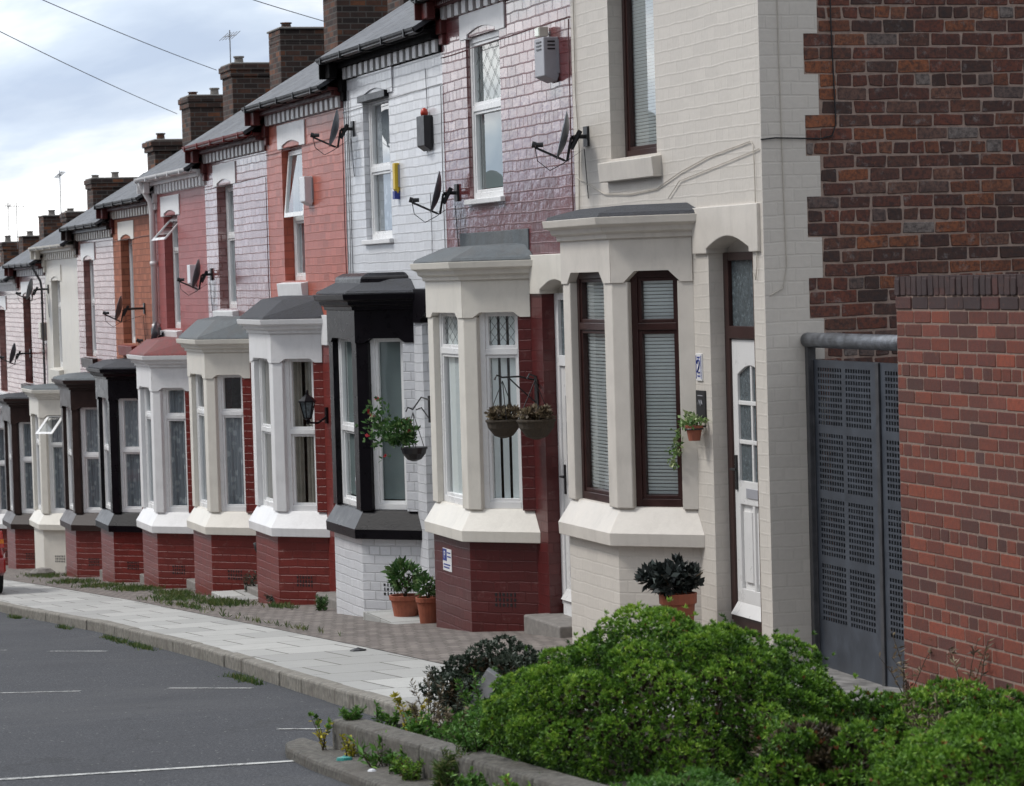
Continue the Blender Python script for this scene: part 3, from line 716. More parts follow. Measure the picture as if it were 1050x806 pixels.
cb = MB(); cb.tube([GB.p(.13, 5.5, .016), GB.p(.14, 4.2, .016), GB.p(.15, 3.3, .016), GB.p(.16, 2.75, .016), GB.p(.13, 2.60, .018), GB.p(.03, 2.55, .016)], .004, 5); cb.build('painted_cable', 'cable_cream', gw)
cb = MB(); cb.tube([GB.p(.52, 5.6, .02), GB.p(.53, 4.4, .02), GB.p(.55, 3.72, .02), GB.p(.52, 3.64, .02), GB.p(.43, 3.62, .02), GB.p(.1, 3.63, .022), GB.p(-.01, 3.62, .018)], .0055, 5); cb.build('black_cable', 'cable', gw)
B0 = Basis((0, 0, 0), (0, 1, 0), (-1, 0, 0))
cb = MB(); cb.tube([B0.p(3.9, 3.52, .012), B0.p(3.2, 3.36, .012), B0.p(2.6, 3.34, .012), B0.p(2.0, 3.36, .012), B0.p(1.5, 3.46, .012), B0.p(.9, 3.55, .012), B0.p(.08, 3.62, .012), B0.p(.03, 3.58, .012), B0.p(.02, 3.3, .012), B0.p(.02, 2.75, .012), B0.p(.05, 2.66, .012), B0.p(.09, 2.72, .012)], .0042, 5)
cb.tube([B0.p(1.75, 3.28, .012), B0.p(1.5, 3.40, .012), B0.p(.9, 3.46, .012), B0.p(-.07, 3.56, .012)], .0035, 5)
cb.tube([B0.p(3.85, 5.6, .012), B0.p(3.86, 4.2, .012), B0.p(3.8, 3.75, .012), B0.p(3.86, 3.1, .012)], .006, 5)
cb.build('painted_cable', 'cable_cream', h0)
# ---- downpipes
def downpipe(i, u, mat, z0r, z1r, r=.045):
    B = Basis((0, Y[i], ZH(Y[i])), (0, 1, 0), (-1, 0, 0)); p = MB()
    p.tube([B.p(u, z1r, .22), B.p(u, z1r-.08, .2), B.p(u, z1r-.30, .08), B.p(u, z1r-.45, .06), B.p(u, z0r, .06)], r, 10)
    for z in np.arange(z0r+.2, z1r-.5, .9): p.tube([B.p(u, z, .06), B.p(u, z+.06, .06)], r*1.25, 10)
    p.build('downpipe', mat, houses[i], smooth=True)
downpipe(5, 3.62, 'white', 3.3, 5.62); downpipe(9, .05, 'gutter_grey', .2, 5.62, .022); downpipe(4, .3, 'cable', 0.0, .7, .03)
downpipe(4, 3.78, 'maroon', .1, 3.1, .03)
B2 = Basis((0, Y[2], ZH(Y[2])), (0, 1, 0), (-1, 0, 0)); k = MB()
for u_, r__ in ((3.62, .006), (3.72, .005), (3.8, .006)): k.tube([B2.p(u_+R.uniform(-.03, .03), z_, .012) for z_ in (5.3, 4.8, 4.3, 3.8, 3.3, 3.0)], r__, 5)
k.tube([B2.p(.55, 5.3, .01), B2.p(.52, 4.9, .01), B2.p(.56, 4.5, .01)], .004, 5); k.tube([B2.p(.5, 4.1, .01), B2.p(.48, 3.7, .01), B2.p(.52, 3.2, .01)], .004, 5)
k.build('service_cable', 'cable_grey', houses[2])
MB().ob(B2, 1.98, 3.09, 5.13, 5.20, -.05, .05).build('window_hood', 'black', houses[2], bevel=.005)
# ------------------------------------------------------------------ wall-mounted things
def dish(y, z, label, s=.95, out=.17, nrm=(-.93, .28, .24)):
    root = thing('satellite_dish', (0, y, z), label, 'satellite dish', 'satellite dishes on the house fronts')
    n = Vector(nrm).normalized(); c = Vector((-out, y, z)); t = n.cross(Vector((0, 0, 1))).normalized(); u = t.cross(n)
    if u.z < 0: u = -u
    m = MB(); K = 22
    rings = []
    for k in range(6):
        r = k/5.; rings.append([tuple(c+t*(math.cos(2*PI*j/K)*.24*s*r)+u*(math.sin(2*PI*j/K)*.21*s*r)+n*(.055*r*r*s)) for j in range(K)])
    for k in range(5, 0, -1):
        r = k/5.; rings.append([tuple(c+t*(math.cos(2*PI*j/K)*.24*s*r)+u*(math.sin(2*PI*j/K)*.21*s*r)+n*(.055*r*r*s-.006)) for j in range(K)])
    m.rings(rings); m.build('reflector', 'dish_grey', root, smooth=True)
    a = MB(); lo = c-u*.2*s-n*.01; tip = lo+n*.26*s+u*.05
    a.tube([tuple(c-n*.03), tuple(lo-n*.03), tuple(lo), tuple(tip)], .011, 6); a.build('arm', 'metal_dark', root)
    l = MB(); l.tube([tuple(tip+u*.02), tuple(tip-n*.06+u*.035)], .02, 10); l.tube([tuple(tip+u*.02+n*.03), tuple(tip+u*.02)], .026, 10); l.build('receiver', 'metal_dark', root)
    w = MB(); w.box(-.02, 0.0, y-.05, y+.05, z-.08, z+.08); w.tube([(-.01, y, z), (-out*.5, y, z), tuple(c-n*.04)], .018, 8); w.tube([tuple(c-n*.09+u*.07), tuple(c-n*.05-u*.09)], .02, 6)
    w.build('wall_bracket', 'metal_dark', root)
    k = MB(); k.tube([tuple(tip), tuple(tip-Vector((0, 0, .11))+Vector((.02, 0, 0))), tuple(tip-Vector((0, 0, .16))-n*.12), tuple(lo-u*.03), (-.03, y, z-.1), (-.006, y, z-.5)], .004, 5); k.build('dish_cable', 'cable', root)
dish(3.62, 3.84, 'dark satellite dish at the left edge of the cream house, above its bay')
dish(7.42, 3.52, 'dark satellite dish between the white brick and the maroon house')
dish(11.30, 4.33, 'satellite dish high on the white house at the edge of the salmon house')
dish(19.1, 2.86, 'small black satellite dish between the dusky pink and pink sheened houses')
dish(22.35, 2.02, 'black satellite dish just above the red bay roof', s=.95)
dish(24.2, 2.40, 'satellite dish with long arm on the orange brick house', s=.9, out=.35)
dish(34.0, 2.72, 'distant satellite dish under the eaves of the smooth cream house', out=.3)
dish(36.6, 1.52, 'most distant satellite dish, low on the grey pink house at the left edge', out=.3)

def alarm(y, z, w, h, d, mat, label, cat='alarm box', top=None, louvre=False):
    root = thing('alarm_box', (0, y, z), label, cat, 'boxes fixed to the upper walls')
    B = Basis((0, y, z), (0, 1, 0), (-1, 0, 0)); m = MB()
    m.rings([[B.p(0, 0.05, .0), B.p(0, 0, .02), B.p(0, .05, d), B.p(0, h, d), B.p(0, h, 0)], [B.p(w, .05, .0), B.p(w, 0, .02), B.p(w, .05, d), B.p(w, h, d), B.p(w, h, 0)]])
    m.build('cover', mat, root, bevel=.008)
    k = MB(); k.ob(B, -.01, w+.01, .07, h-.02, -.001, .016); k.build('back_plate', 'plastic_grey' if mat != 'plastic_black' else 'plastic_black', root)
    if top: t = MB(); t.lathe([(.035, 0), (.04, .03), (.03, .06), (.01, .075)], B.p(w*.5, h, d*.5), 10); t.build('beacon', top, root, smooth=True)
    if louvre:
        v = MB()
        for q in range(3): v.ob(B, w*.25, w*.75, h*.72+q*.03, h*.72+q*.03+.012, d-.002, d+.005)
        for q in range(3): v.rings([[(-(d*.25), y-.004, z+h*.72+q*.03), (-(d*.75), y-.004, z+h*.72+q*.03), (-(d*.75), y-.004, z+h*.72+q*.03+.012), (-(d*.25), y-.004, z+h*.72+q*.03+.012)], [(-(d*.25), y+.004, z+h*.72+q*.03), (-(d*.75), y+.004, z+h*.72+q*.03), (-(d*.75), y+.004, z+h*.72+q*.03+.012), (-(d*.25), y+.004, z+h*.72+q*.03+.012)]])
        v.build('louvres', 'metal_dark', root)
alarm(4.3, 4.33, .26, .37, .13, 'plastic_grey', 'grey louvred alarm box on the glossy maroon wall', louvre=True)
lt = thing('security_light', (-.06, 4.55, 4.74), 'small square lamp above the grey louvred alarm box', 'light')
MB().ob(Basis((0, 4.5, 4.72), (0, 1, 0), (-1, 0, 0)), 0, .12, .0, .08, .02, .1).build('housing', 'plastic_cream', lt, bevel=.006); MB().ob(Basis((0, 4.5, 4.72), (0, 1, 0), (-1, 0, 0)), .01, .11, .01, .07, .1, .106).build('lens', 'glass', lt)
alarm(8.2, 3.95, .27, .34, .09, 'plastic_black', 'black square box with red beacon on the white brick wall', top='redlamp')
alarm(9.48, 3.58, .09, .31, .05, 'yellow', 'narrow yellow and blue alarm box beside the white house window')
MB().ob(Basis((0, 9.48, 3.56), (0, 1, 0), (-1, 0, 0)), .005, .085, -.03, .05, .001, .056).build('alarm_base', 'blue', [o for o in D.objects if o.get('label', '').startswith('narrow yellow')][0])
alarm(13.22, 3.58, .24, .33, .1, 'plastic_white', 'pale grey alarm box beside the open window of the salmon house')
alarm(20.15, 2.70, .2, .30, .09, 'plastic_white', 'white alarm box on the dusky pink wall beside its window')
alarm(34.5, 1.78, .25, .34, .1, 'plastic_cream', 'distant cream meter box on the grey pink brick wall')
bx = tag(MB().box(-.10, -.0, 22.9, 23.2, 2.02, 2.13).build('junction_box', 'lead', bevel=.01), 'small grey box on the wall above the black bay of the orange brick house', 'junction box')
for v_ in [0]:
    vt = MB(); B = Basis((0, 15.6+1.05, 2.95), (0, 1, 0), (-1, 0, 0)); vt.lathe([(.06, 0), (.065, .02), (.05, .05), (.02, .055)], (0, 0, 0), 12)
# house plaque with number
pl = thing('number_plaque', (0, 1.14, 1.97), 'white ceramic house number plaque with blue lettering beside the cream bay', 'house number')
PB = Basis((0, 1.14, 1.93), (0, 1, 0), (-1, 0, 0))
MB().ob(PB, 0, .12, 0, .20, -.002, .012).build('plate', 'white', pl, bevel=.003)
q = MB(); 
for a in (.008, .104): q.ob(PB, a, a+.008, .015, .185, .012, .0145)
for a, z, w_, h_ in ((.035, .165, .05, .012), (.035, .03, .05, .010)): q.ob(PB, a, a+w_, z, z+h_, .012, .0145)
q.build('border', 'blue', pl)
q = MB(); n = .0145
pts = [(.085, .125), (.08, .148), (.06, .155), (.04, .148), (.037, .13), (.045, .11), (.085, .062), (.035, .062)]
# digit 2, mirrored so that it reads correctly seen from the street
q.tube([PB.p(a, z, .015) for a, z in pts], .006, 5); q.build('digit', 'blue', pl)
sp = thing('slate_plaque', (0, 1.1, 1.65), 'black slate plaque behind the trailing wall pot', 'plaque')
SB = Basis((0, 1.09, 1.64), (0, 1, 0), (-1, 0, 0))
MB().ob(SB, 0, .18, 0, .22, -.002, .014).build('plate', 'slate_and_shade', sp, bevel=.003)
q = MB(); q.ob(SB, .04, .14, .18, .186, .014, .016); q.tube([SB.p(.05, .12, .016), SB.p(.07, .15, .016), SB.p(.08, .11, .016), SB.p(.11, .15, .016), SB.p(.13, .12, .016)], .004, 5); q.build('engraving', 'plastic_grey', sp)

# parking sign on the maroon bay
SG = Basis((-.47, Y[1]+2.35, ZH(Y[1])), (0, 1, 0), (-1, 0, 0))
sg = thing('parking_sign', SG.p(0, .5, 0), 'small white parking sign with blue P on the maroon bay base', 'sign')
MB().ob(SG, 0, .28, .38, .58, 0.001, .006).build('plate', 'white', sg)
MB().ob(SG, .15, .27, .47, .575, .006, .009).build('blue_panel', 'blue', sg)
def glyphs(text, size, basis, a, z, d, name, mat, parent):
    cu = D.curves.new(name, 'FONT'); cu.body = text; cu.size = size; cu.extrude = .001; cu.align_x = 'CENTER'
    ob = D.objects.new('tmp', cu); COL.objects.link(ob)
    dg = bpy.context.evaluated_depsgraph_get(); me = D.meshes.new_from_object(ob.evaluated_get(dg)); D.objects.remove(ob)
    right = -basis.t; up = Vector((0, 0, 1)); nn = basis.n
    org = Vector(basis.p(a, z, d)); loc = Vector(parent['_w'])
    for v in me.vertices: v.co = org+right*v.co.x+up*v.co.y+nn*v.co.z-loc
    me.materials.append(M[mat]); o = D.objects.new(name, me); COL.objects.link(o); o.parent = parent; return o
glyphs('P', .10, SG, .21, .487, .010, 'letter', 'white', sg)
q = MB()
for k, (a0, a1) in enumerate(((.03, .13), (.02, .13))): q.ob(SG, a0, a1, .54-.035*k, .552-.035*k, .006, .008)
for k, (a0, a1) in enumerate(((.04, .25), (.07, .25))): q.ob(SG, a0, a1, .43-.026*k, .442-.026*k, .006, .008)
q.build('lettering', 'blue', sg)

# lantern
ln = thing('wall_lantern', (0, 12.86, 1.25), 'black carriage lantern on the red pier beside the white bay', 'lantern')
q = MB(); q.box(-.025, 0, 12.82, 12.90, 1.15, 1.33); q.tube([(-.02, 12.86, 1.22), (-.12, 12.83, 1.16), (-.22, 12.78, 1.17), (-.25, 12.76, 1.22)], .012, 8); q.build('bracket', 'black', ln)
c = (-.25, 12.76, 1.2)
q = MB(); q.lathe([(.0, -.06), (.015, -.04), (.02, 0), (.05, .02), (.05, .03)], c, 6)
for k in range(6):
    a = 2*PI*k/6; q.tube([(c[0]+.045*math.cos(a), c[1]+.045*math.sin(a), c[2]+.03), (c[0]+.085*math.cos(a), c[1]+.085*math.sin(a), c[2]+.20)], .006, 5)
q.lathe([(.092, .20), (.105, .20), (.1, .215), (.06, .255), (.02, .28), (.012, .31), (.018, .32), (.004, .34)], c, 6); q.build('lantern_frame', 'black', ln)
q = MB(); q.lathe([(.04, .03), (.078, .2)], c, 6); q.build('lantern_glass', 'frost', ln)

# ------------------------------------------------------------------ foliage
rng = np.random.default_rng(5)
def leaves(name, pts, nrm, k, ln_, wd, mat, parent=None, spread=1.0, tone=None, curl=.0):
    """k diamond leaves round each point, fanned about the given direction; one mesh"""
    P = np.repeat(pts, k, 0); Nn = np.repeat(nrm, k, 0); n = len(P)
    Rn = rng.normal(size=(n, 3)); d = Nn+Rn*spread; d /= np.linalg.norm(d, axis=1)[:, None]
    s = np.cross(d, rng.normal(size=(n, 3))); s /= np.linalg.norm(s, axis=1)[:, None]
    l = ln_*rng.uniform(.65, 1.25, n)[:, None]; w = wd*rng.uniform(.7, 1.2, n)[:, None]
    up = np.cross(s, d)
    v0 = P; v1 = P+d*l*.5+s*w*.5+up*curl*l*.1; v2 = P+d*l-up*curl*l*.2; v3 = P+d*l*.5-s*w*.5+up*curl*l*.1
    loc = np.array(parent['_w']) if parent is not None else np.zeros(3)
    V = np.stack([v0, v1, v2, v3], 1).reshape(-1, 3)-loc
    me = D.meshes.new(name); me.vertices.add(len(V)); me.vertices.foreach_set('co', V.ravel())
    me.loops.add(4*n); me.loops.foreach_set('vertex_index', np.arange(4*n)); me.polygons.add(n); me.polygons.foreach_set('loop_start', np.arange(0, 4*n, 4)); me.polygons.foreach_set('loop_total', np.full(n, 4))
    me.update(calc_edges=True)
    at = me.attributes.new('rnd', 'FLOAT', 'FACE')
    base = rng.uniform(0, 1, len(pts)) if tone is None else tone
    at.data.foreach_set('value', np.clip(np.repeat(base, k)+rng.normal(size=n)*.10, 0, 1).astype(np.float32))
    me.materials.append(M[mat]); o = D.objects.new(name, me); COL.objects.link(o)
    if parent is not None: o.parent = parent
    o['_w'] = tuple(loc)
    return o
def lumps(c, r, n, lump=.28, seed=0, zmin=-.2, inner=.25, up=.3, fine=0, famp=.14, fr=(.13, .22)):
    """points on a lumpy ellipsoid shell with some inside; returns points, outward normals"""
    g = np.random.default_rng(seed)
    nl = 22; ld = g.normal(size=(nl, 3)); ld[:, 2] = np.abs(ld[:, 2])-.15; ld /= np.linalg.norm(ld, axis=1)[:, None]; lr = g.uniform(.22, .48, nl)
    d = g.normal(size=(n*3, 3)); d /= np.linalg.norm(d, axis=1)[:, None]; d = d[d[:, 2] > zmin][:n]
    dots = d@ld.T; b = np.zeros(len(d))
    for i in range(nl): b = np.maximum(b, np.exp(-(1-dots[:, i])/(lr[i]**2*.55)))
    f = (1-lump)+lump*b; nn = d.copy()
    if fine:
        fd = g.normal(size=(fine, 3)); fd[:, 2] = np.where(fd[:, 2] < -.3, -fd[:, 2], fd[:, 2]); fd /= np.linalg.norm(fd, axis=1)[:, None]; q = g.uniform(fr[0], fr[1], fine)
        ang = np.sqrt(np.maximum(0, 2*(1-d@fd.T)))/q; k = np.argmin(ang, 1); m_ = ang[np.arange(len(d)), k]
        bb = np.clip(1-m_**2, -.6, 1); amp = g.uniform(.5, 1.2, fine)[k]
        f = f+famp*bb*amp-famp*.3; nn = d+1.6*(d-fd[k])/q[k][:, None]*.8; nn /= np.linalg.norm(nn, axis=1)[:, None]
        b = .5*b+.5*np.clip(bb, 0, 1)
    sh = np.where(g.uniform(size=len(d)) < inner, g.uniform(.72, .97, len(d)), 1.)
    if fine: sh = np.where(g.uniform(size=len(d)) < .02, g.uniform(1.03, 1.13, len(d)), sh)
    p = d*(f*sh)[:, None]*np.array(r)+np.array(c)
    nn = nn+np.array([0, 0, up]); nn /= np.linalg.norm(nn, axis=1)[:, None]
    return p, nn, b
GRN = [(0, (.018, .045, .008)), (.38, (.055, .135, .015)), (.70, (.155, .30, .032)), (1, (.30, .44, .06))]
M['leaf_yew'] = leaf_mat('fresh_green_leaves', GRN)
M['leaf_bright'] = leaf_mat('bright_green_leaves', [(0, (.05, .12, .015)), (.5, (.13, .27, .028)), (.93, (.25, .40, .05)), (1, (.24, .08, .03))])
M['leaf_tip'] = leaf_mat('red_tipped_leaves', [(0, (.035, .09, .02)), (.45, (.08, .17, .025)), (.62, (.16, .05, .025)), (1, (.20, .055, .03))])
M['leaf_dark'] = leaf_mat('dark_grey_leaves', [(0, (.018, .030, .018)), (.6, (.042, .060, .040)), (1, (.11, .13, .10))])
M['leaf_fern'] = leaf_mat('feathery_green_leaves', [(0, (.04, .11, .015)), (.6, (.08, .20, .03)), (1, (.17, .30, .05))])
M['leaf_yellow'] = leaf_mat('yellow_leaves', [(0, (.16, .20, .03)), (.5, (.40, .36, .04)), (1, (.55, .45, .05))])
M['leaf_dry'] = leaf_mat('dry_stems', [(0, (.06, .045, .03)), (.6, (.16, .12, .075)), (1, (.30, .25, .16))])
M['leaf_house'] = leaf_mat('glossy_house_plant_leaves', [(0, (.02, .06, .012)), (.6, (.05, .13, .03)), (1, (.14, .22, .08))])
M['leaf_ivy'] = leaf_mat('pale_variegated_leaves', [(0, (.06, .14, .03)), (.5, (.16, .27, .08)), (1, (.45, .50, .28))])
M['leaf_black'] = leaf_mat('dark_purple_leaves', [(0, (.008, .011, .010)), (.7, (.024, .030, .028)), (1, (.09, .11, .10))], rough=.4, trans=.12)
M['petal_red'] = leaf_mat('red_petals', [(0, (.45, .03, .04)), (1, (.65, .10, .12))])
M['grass'] = leaf_mat('grass_blades', [(0, (.035, .075, .015)), (.6, (.08, .14, .03)), (1, (.20, .20, .08))])

M['leaf_shade'] = leaf_mat('inner_shade_leaves', [(0, (.016, .012, .006)), (1, (.10, .072, .038))], trans=.0)
def shrub(name, c, r, n, k, ll, lw, mat, label, cat='shrub', seed=0, lump=.28, spread=.75, extra=None, tone_scale=.35, up=.4, zmin=-.25, inner=.3, fine=0, famp=.14, fr=(.13, .22), core=.74):
    gz = ground(c[1])
    root = thing(name, (c[0], c[1], gz), label, cat)
    p, nn, b = lumps(c, r, n, lump, seed, zmin, inner, up, fine, famp, fr)
    keep = p[:, 2] > ground(c[1])-.02; p, nn, b = p[keep], nn[keep], b[keep]
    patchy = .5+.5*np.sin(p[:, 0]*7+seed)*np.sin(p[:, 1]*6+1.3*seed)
    tone = np.clip(.02+tone_scale*b*1.2+rng.normal(size=len(p))*.17+.2*(nn[:, 2] > .75)+.14*patchy, 0, 1)  # upward and puff-top leaves lighter, crevices darker: light painted into the tone
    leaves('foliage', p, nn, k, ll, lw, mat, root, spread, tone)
    # dark brown filler leaves added inside so the gaps look deeply shaded
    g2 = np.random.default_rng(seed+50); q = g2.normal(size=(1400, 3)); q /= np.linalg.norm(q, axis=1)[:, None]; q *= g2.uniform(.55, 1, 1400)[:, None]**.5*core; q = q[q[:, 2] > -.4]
    leaves('shade_leaves', q*np.array(r)+np.array(c), q/np.linalg.norm(q, axis=1)[:, None], 12, .038, .013, 'leaf_shade', root, 1.)
    if extra:
        m2, frac = extra; ok = (rng.uniform(size=len(p)) < frac) & (nn[:, 2] > .35)
        leaves('shoots', p[ok]+nn[ok]*ll*.6, nn[ok], 6, ll*.8, lw, m2, root, .35)
    st = MB(); g = random.Random(seed)
    for i in range(18):
        a = g.uniform(0, 2*PI); e = g.uniform(.2, 1); tip = (c[0]+math.cos(a)*r[0]*.9*math.cos(e), c[1]+math.sin(a)*r[1]*.9*math.cos(e), c[2]+r[2]*.8*math.sin(e))
        mid = (c[0]+math.cos(a)*r[0]*.3, c[1]+math.sin(a)*r[1]*.3, gz+.4*(tip[2]-gz))
        st.tube([(c[0]+g.uniform(-.05, .05), c[1]+g.uniform(-.05, .05), gz-.03), mid, tip], .014, 5, .004)
    st.build('stems', 'stem', root)
    return root
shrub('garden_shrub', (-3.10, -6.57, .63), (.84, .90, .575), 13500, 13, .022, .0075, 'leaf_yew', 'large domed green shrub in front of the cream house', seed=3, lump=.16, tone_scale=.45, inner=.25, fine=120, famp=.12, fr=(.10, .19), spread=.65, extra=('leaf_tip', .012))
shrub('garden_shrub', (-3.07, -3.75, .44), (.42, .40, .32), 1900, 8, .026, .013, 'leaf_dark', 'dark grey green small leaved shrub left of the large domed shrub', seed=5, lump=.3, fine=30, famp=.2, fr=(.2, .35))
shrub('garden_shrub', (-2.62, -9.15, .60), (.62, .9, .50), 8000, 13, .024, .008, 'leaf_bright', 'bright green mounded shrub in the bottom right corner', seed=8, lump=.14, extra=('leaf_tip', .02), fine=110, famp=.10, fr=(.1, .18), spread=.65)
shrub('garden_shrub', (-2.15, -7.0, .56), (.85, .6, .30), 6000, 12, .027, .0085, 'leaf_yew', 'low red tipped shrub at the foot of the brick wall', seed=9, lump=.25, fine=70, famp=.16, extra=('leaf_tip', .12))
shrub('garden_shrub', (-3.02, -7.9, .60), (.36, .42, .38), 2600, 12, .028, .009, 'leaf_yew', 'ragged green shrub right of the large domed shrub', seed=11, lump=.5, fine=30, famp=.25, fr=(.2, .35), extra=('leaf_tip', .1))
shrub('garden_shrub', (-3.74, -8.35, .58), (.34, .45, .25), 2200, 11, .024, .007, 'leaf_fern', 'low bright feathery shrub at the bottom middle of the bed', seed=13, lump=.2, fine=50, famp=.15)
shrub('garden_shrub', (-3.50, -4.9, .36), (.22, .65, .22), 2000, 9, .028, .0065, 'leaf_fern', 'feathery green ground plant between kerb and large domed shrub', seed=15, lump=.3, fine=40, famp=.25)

def weed(x, y, h, mat, label, n=7, name='weed', cat='weed', ll=.05, lw=.012, kk=26, top=None, g=None, lean=.35, zo=0.):
    root = thing(name, (x, y, ground(y)+zo), label, cat, g); st = MB(); P = []; Nn = []; T = []
    for i in range(n):
        a = R.uniform(0, 2*PI); l = h*R.uniform(.5, 1); b = Vector((x+R.uniform(-.04, .04), y+R.uniform(-.04, .04), ground(y)+zo-.01)); t = b+Vector((math.cos(a)*lean*l, math.sin(a)*lean*l, l)); m_ = b*.5+t*.5+Vector((0, 0, .1*l))
        st.tube([tuple(b), tuple(m_), tuple(t)], .0035, 4, .0015)
        for k in range(kk):
            f = R.uniform(.1, 1); p = b.lerp(m_, f*2) if f < .5 else m_.lerp(t, f*2-1)
            P.append(p); Nn.append(Vector((R.gauss(0, 1), R.gauss(0, 1), .6)).normalized())
        T.append(t)
    st.build('stems', 'stem', root)
    leaves('foliage', np.array([tuple(p) for p in P]), np.array([tuple(p) for p in Nn]), 2, ll, lw, mat, root, .4)
    if top: leaves('flowers', np.array([tuple(p) for p in T]), np.tile([0, 0, 1.], (len(T), 1)), 14, .03, .014, top, root, .9)
    return root
weed(-3.45, -4.1, .52, 'leaf_dark', 'tallest straggly weed behind the planter kerb', 10, kk=30, ll=.03, lw=.008)
weed(-3.62, -4.25, .40, 'leaf_dry', 'dry brown weed leaning beside the yellow flowered one', 9, ll=.035, lw=.007, kk=30)
weed(-3.62, -3.95, .27, 'leaf_yellow', 'yellowing weed behind the planter kerb', 7, kk=22, ll=.03, top='leaf_yellow')
weed(-3.66, -3.5, .22, 'leaf_fern', 'green weed at the corner of the pavement behind the kerb', 7, ll=.035)
weed(-3.35, -4.35, .40, 'leaf_fern', 'green bushy weed before the dark shrub', 12, kk=40, ll=.035, lw=.009)
weed(-3.62, -4.7, .26, 'leaf_dry', 'low dry weed behind the middle of the planter kerb', 9, kk=30, ll=.03)
weed(-3.66, -5.2, .24, 'leaf_fern', 'feathery weed spilling over the planter kerb', 10, kk=30, ll=.03, lw=.007)
weed(-3.90, -3.70, .07, 'leaf_fern', 'small tuft growing on the end of the planter kerb', 16, ll=.03, lw=.006, lean=.9, zo=.12)
weed(-4.03, -3.62, .20, 'leaf_yellow', 'upright yellow green weed at the corner of the low kerb', 5, kk=10, ll=.035, top='leaf_fern', zo=-.04)
weed(-4.03, -4.10, .13, 'leaf_yellow', 'pale yellow weed growing from the planter wall foot', 5, kk=14, ll=.025, lw=.014, zo=-.04)
weed(-4.03, -4.70, .15, 'leaf_fern', 'broad leaved dandelion at the foot of the planter kerb', 9, ll=.07, lw=.018, kk=5, lean=.8, zo=-.04)
weed(-4.04, -5.45, .12, 'leaf_bright', 'lime green clump against the planter kerb', 22, ll=.022, lw=.006, lean=.8, kk=34, zo=-.04)
weed(-4.03, -5.1, .14, 'leaf_fern', 'green weed beside the lime green clump', 9, ll=.03, zo=-.04)
weed(-4.04, -6.0, .2, 'grass', 'grassy weed before the dark foot of the domed shrub', 12, ll=.05, lw=.008, zo=-.04)
weed(-4.02, -6.5, .13, 'leaf_fern', 'first low green tuft below the domed shrub at the kerb', 16, ll=.03, lean=.9, zo=-.03)
weed(-4.0, -7.1, .16, 'leaf_bright', 'yellow green tuft at the bottom edge below the domed shrub', 16, ll=.03, lean=.8, zo=-.03)
weed(-3.86, -5.9, .16, 'leaf_fern', 'green sprig hanging over the top of the planter kerb', 14, ll=.03, lean=1.1, zo=.11)
weed(-3.70, -4.45, .2, 'leaf_fern', 'leafy green weed pressed against the back of the kerb', 12, ll=.035, lean=.6, kk=34)
weed(-.46, -4.1, .55, 'leaf_dry', 'thin dry weed at the foot of the brick garden wall', 4, kk=14, lean=.3)
weed(-.50, -3.35, .38, 'leaf_dry', 'bent dry weed beside the perforated gate', 5, kk=10, lean=.6)
weed(-2.35, -7.6, .45, 'leaf_dry', 'dead brown stems between the shrubs on the right', 14, kk=22, ll=.04, lw=.006)
weed(-2.95, -7.35, .42, 'leaf_dry', 'dead twiggy stems right of the domed shrub', 10, kk=16, ll=.04, lw=.006)
weed(-.42, 13.8, .14, 'leaf_dark', 'low dark weeds at the foot of the white bay', 10, lean=1.5)
weed(-.20, 16.45, .42, 'leaf_dark', 'dark weed climbing the red wall beside the cream bay', 6)
weed(-.45, 11.5, .16, 'leaf_house', 'small grey weed at the corner of the white house', 8)

# grass growing between the paving by the houses: nobody could count the blades
gp_ = []
for (cx, cy, rx_, ry, n) in ((-1.0, 17.0, .3, .8, 260), (-.85, 14.9, .22, .9, 300), (-.7, 18.8, .2, .7, 170), (-.8, 21.3, .25, .8, 330), (-.95, 23.4, .3, .6, 170), (-.9, 26.0, .3, 1.0, 200), (-1.35, 14.5, .06, 1.8, 90), (-.75, 30, .3, 1.2, 150), (-.6, 12.9, .12, .5, 60), (-1.5, 9, .03, 2.5, 40)):
    a = rng.normal(size=(n, 2))*np.array([rx_, ry])*.55; gp_.append(np.c_[a[:, 0]+cx, a[:, 1]+cy])
gp_ = np.concatenate(gp_); 
kpt = [(-2.95, 13.5), (-2.8, 8.2), (-2.9, 4.1), (-3.05, .7)]
def kerb_x(y):
    return float(np.interp(y, [-2.2, 1.5, 6, 12, 18, 30], [-3.12, -3.0, -2.80, -2.74, -2.9, -3.0]))
tuf = []
for yy in (10.6, 9.8, 8.9, 8.3, 3.3, 2.9, 13.5, 17): 
    a = rng.normal(size=(45, 2))*np.array([.03, .22]); tuf.append(np.c_[a[:, 0]+kerb_x(yy)-.12, a[:, 1]+yy])
tuf = np.concatenate(tuf)
P3 = np.r_[np.c_[gp_, .02-.0698*gp_[:, 1]], np.c_[tuf, .02-.0698*tuf[:, 1]-.13]]
gr = leaves('grass', P3, np.tile([0, 0, 1.], (len(P3), 1)), 5, .07, .008, 'grass', None, .45); struct(gr, 'stuff'); gr['label'] = 'short grass and weeds growing between the paving blocks'

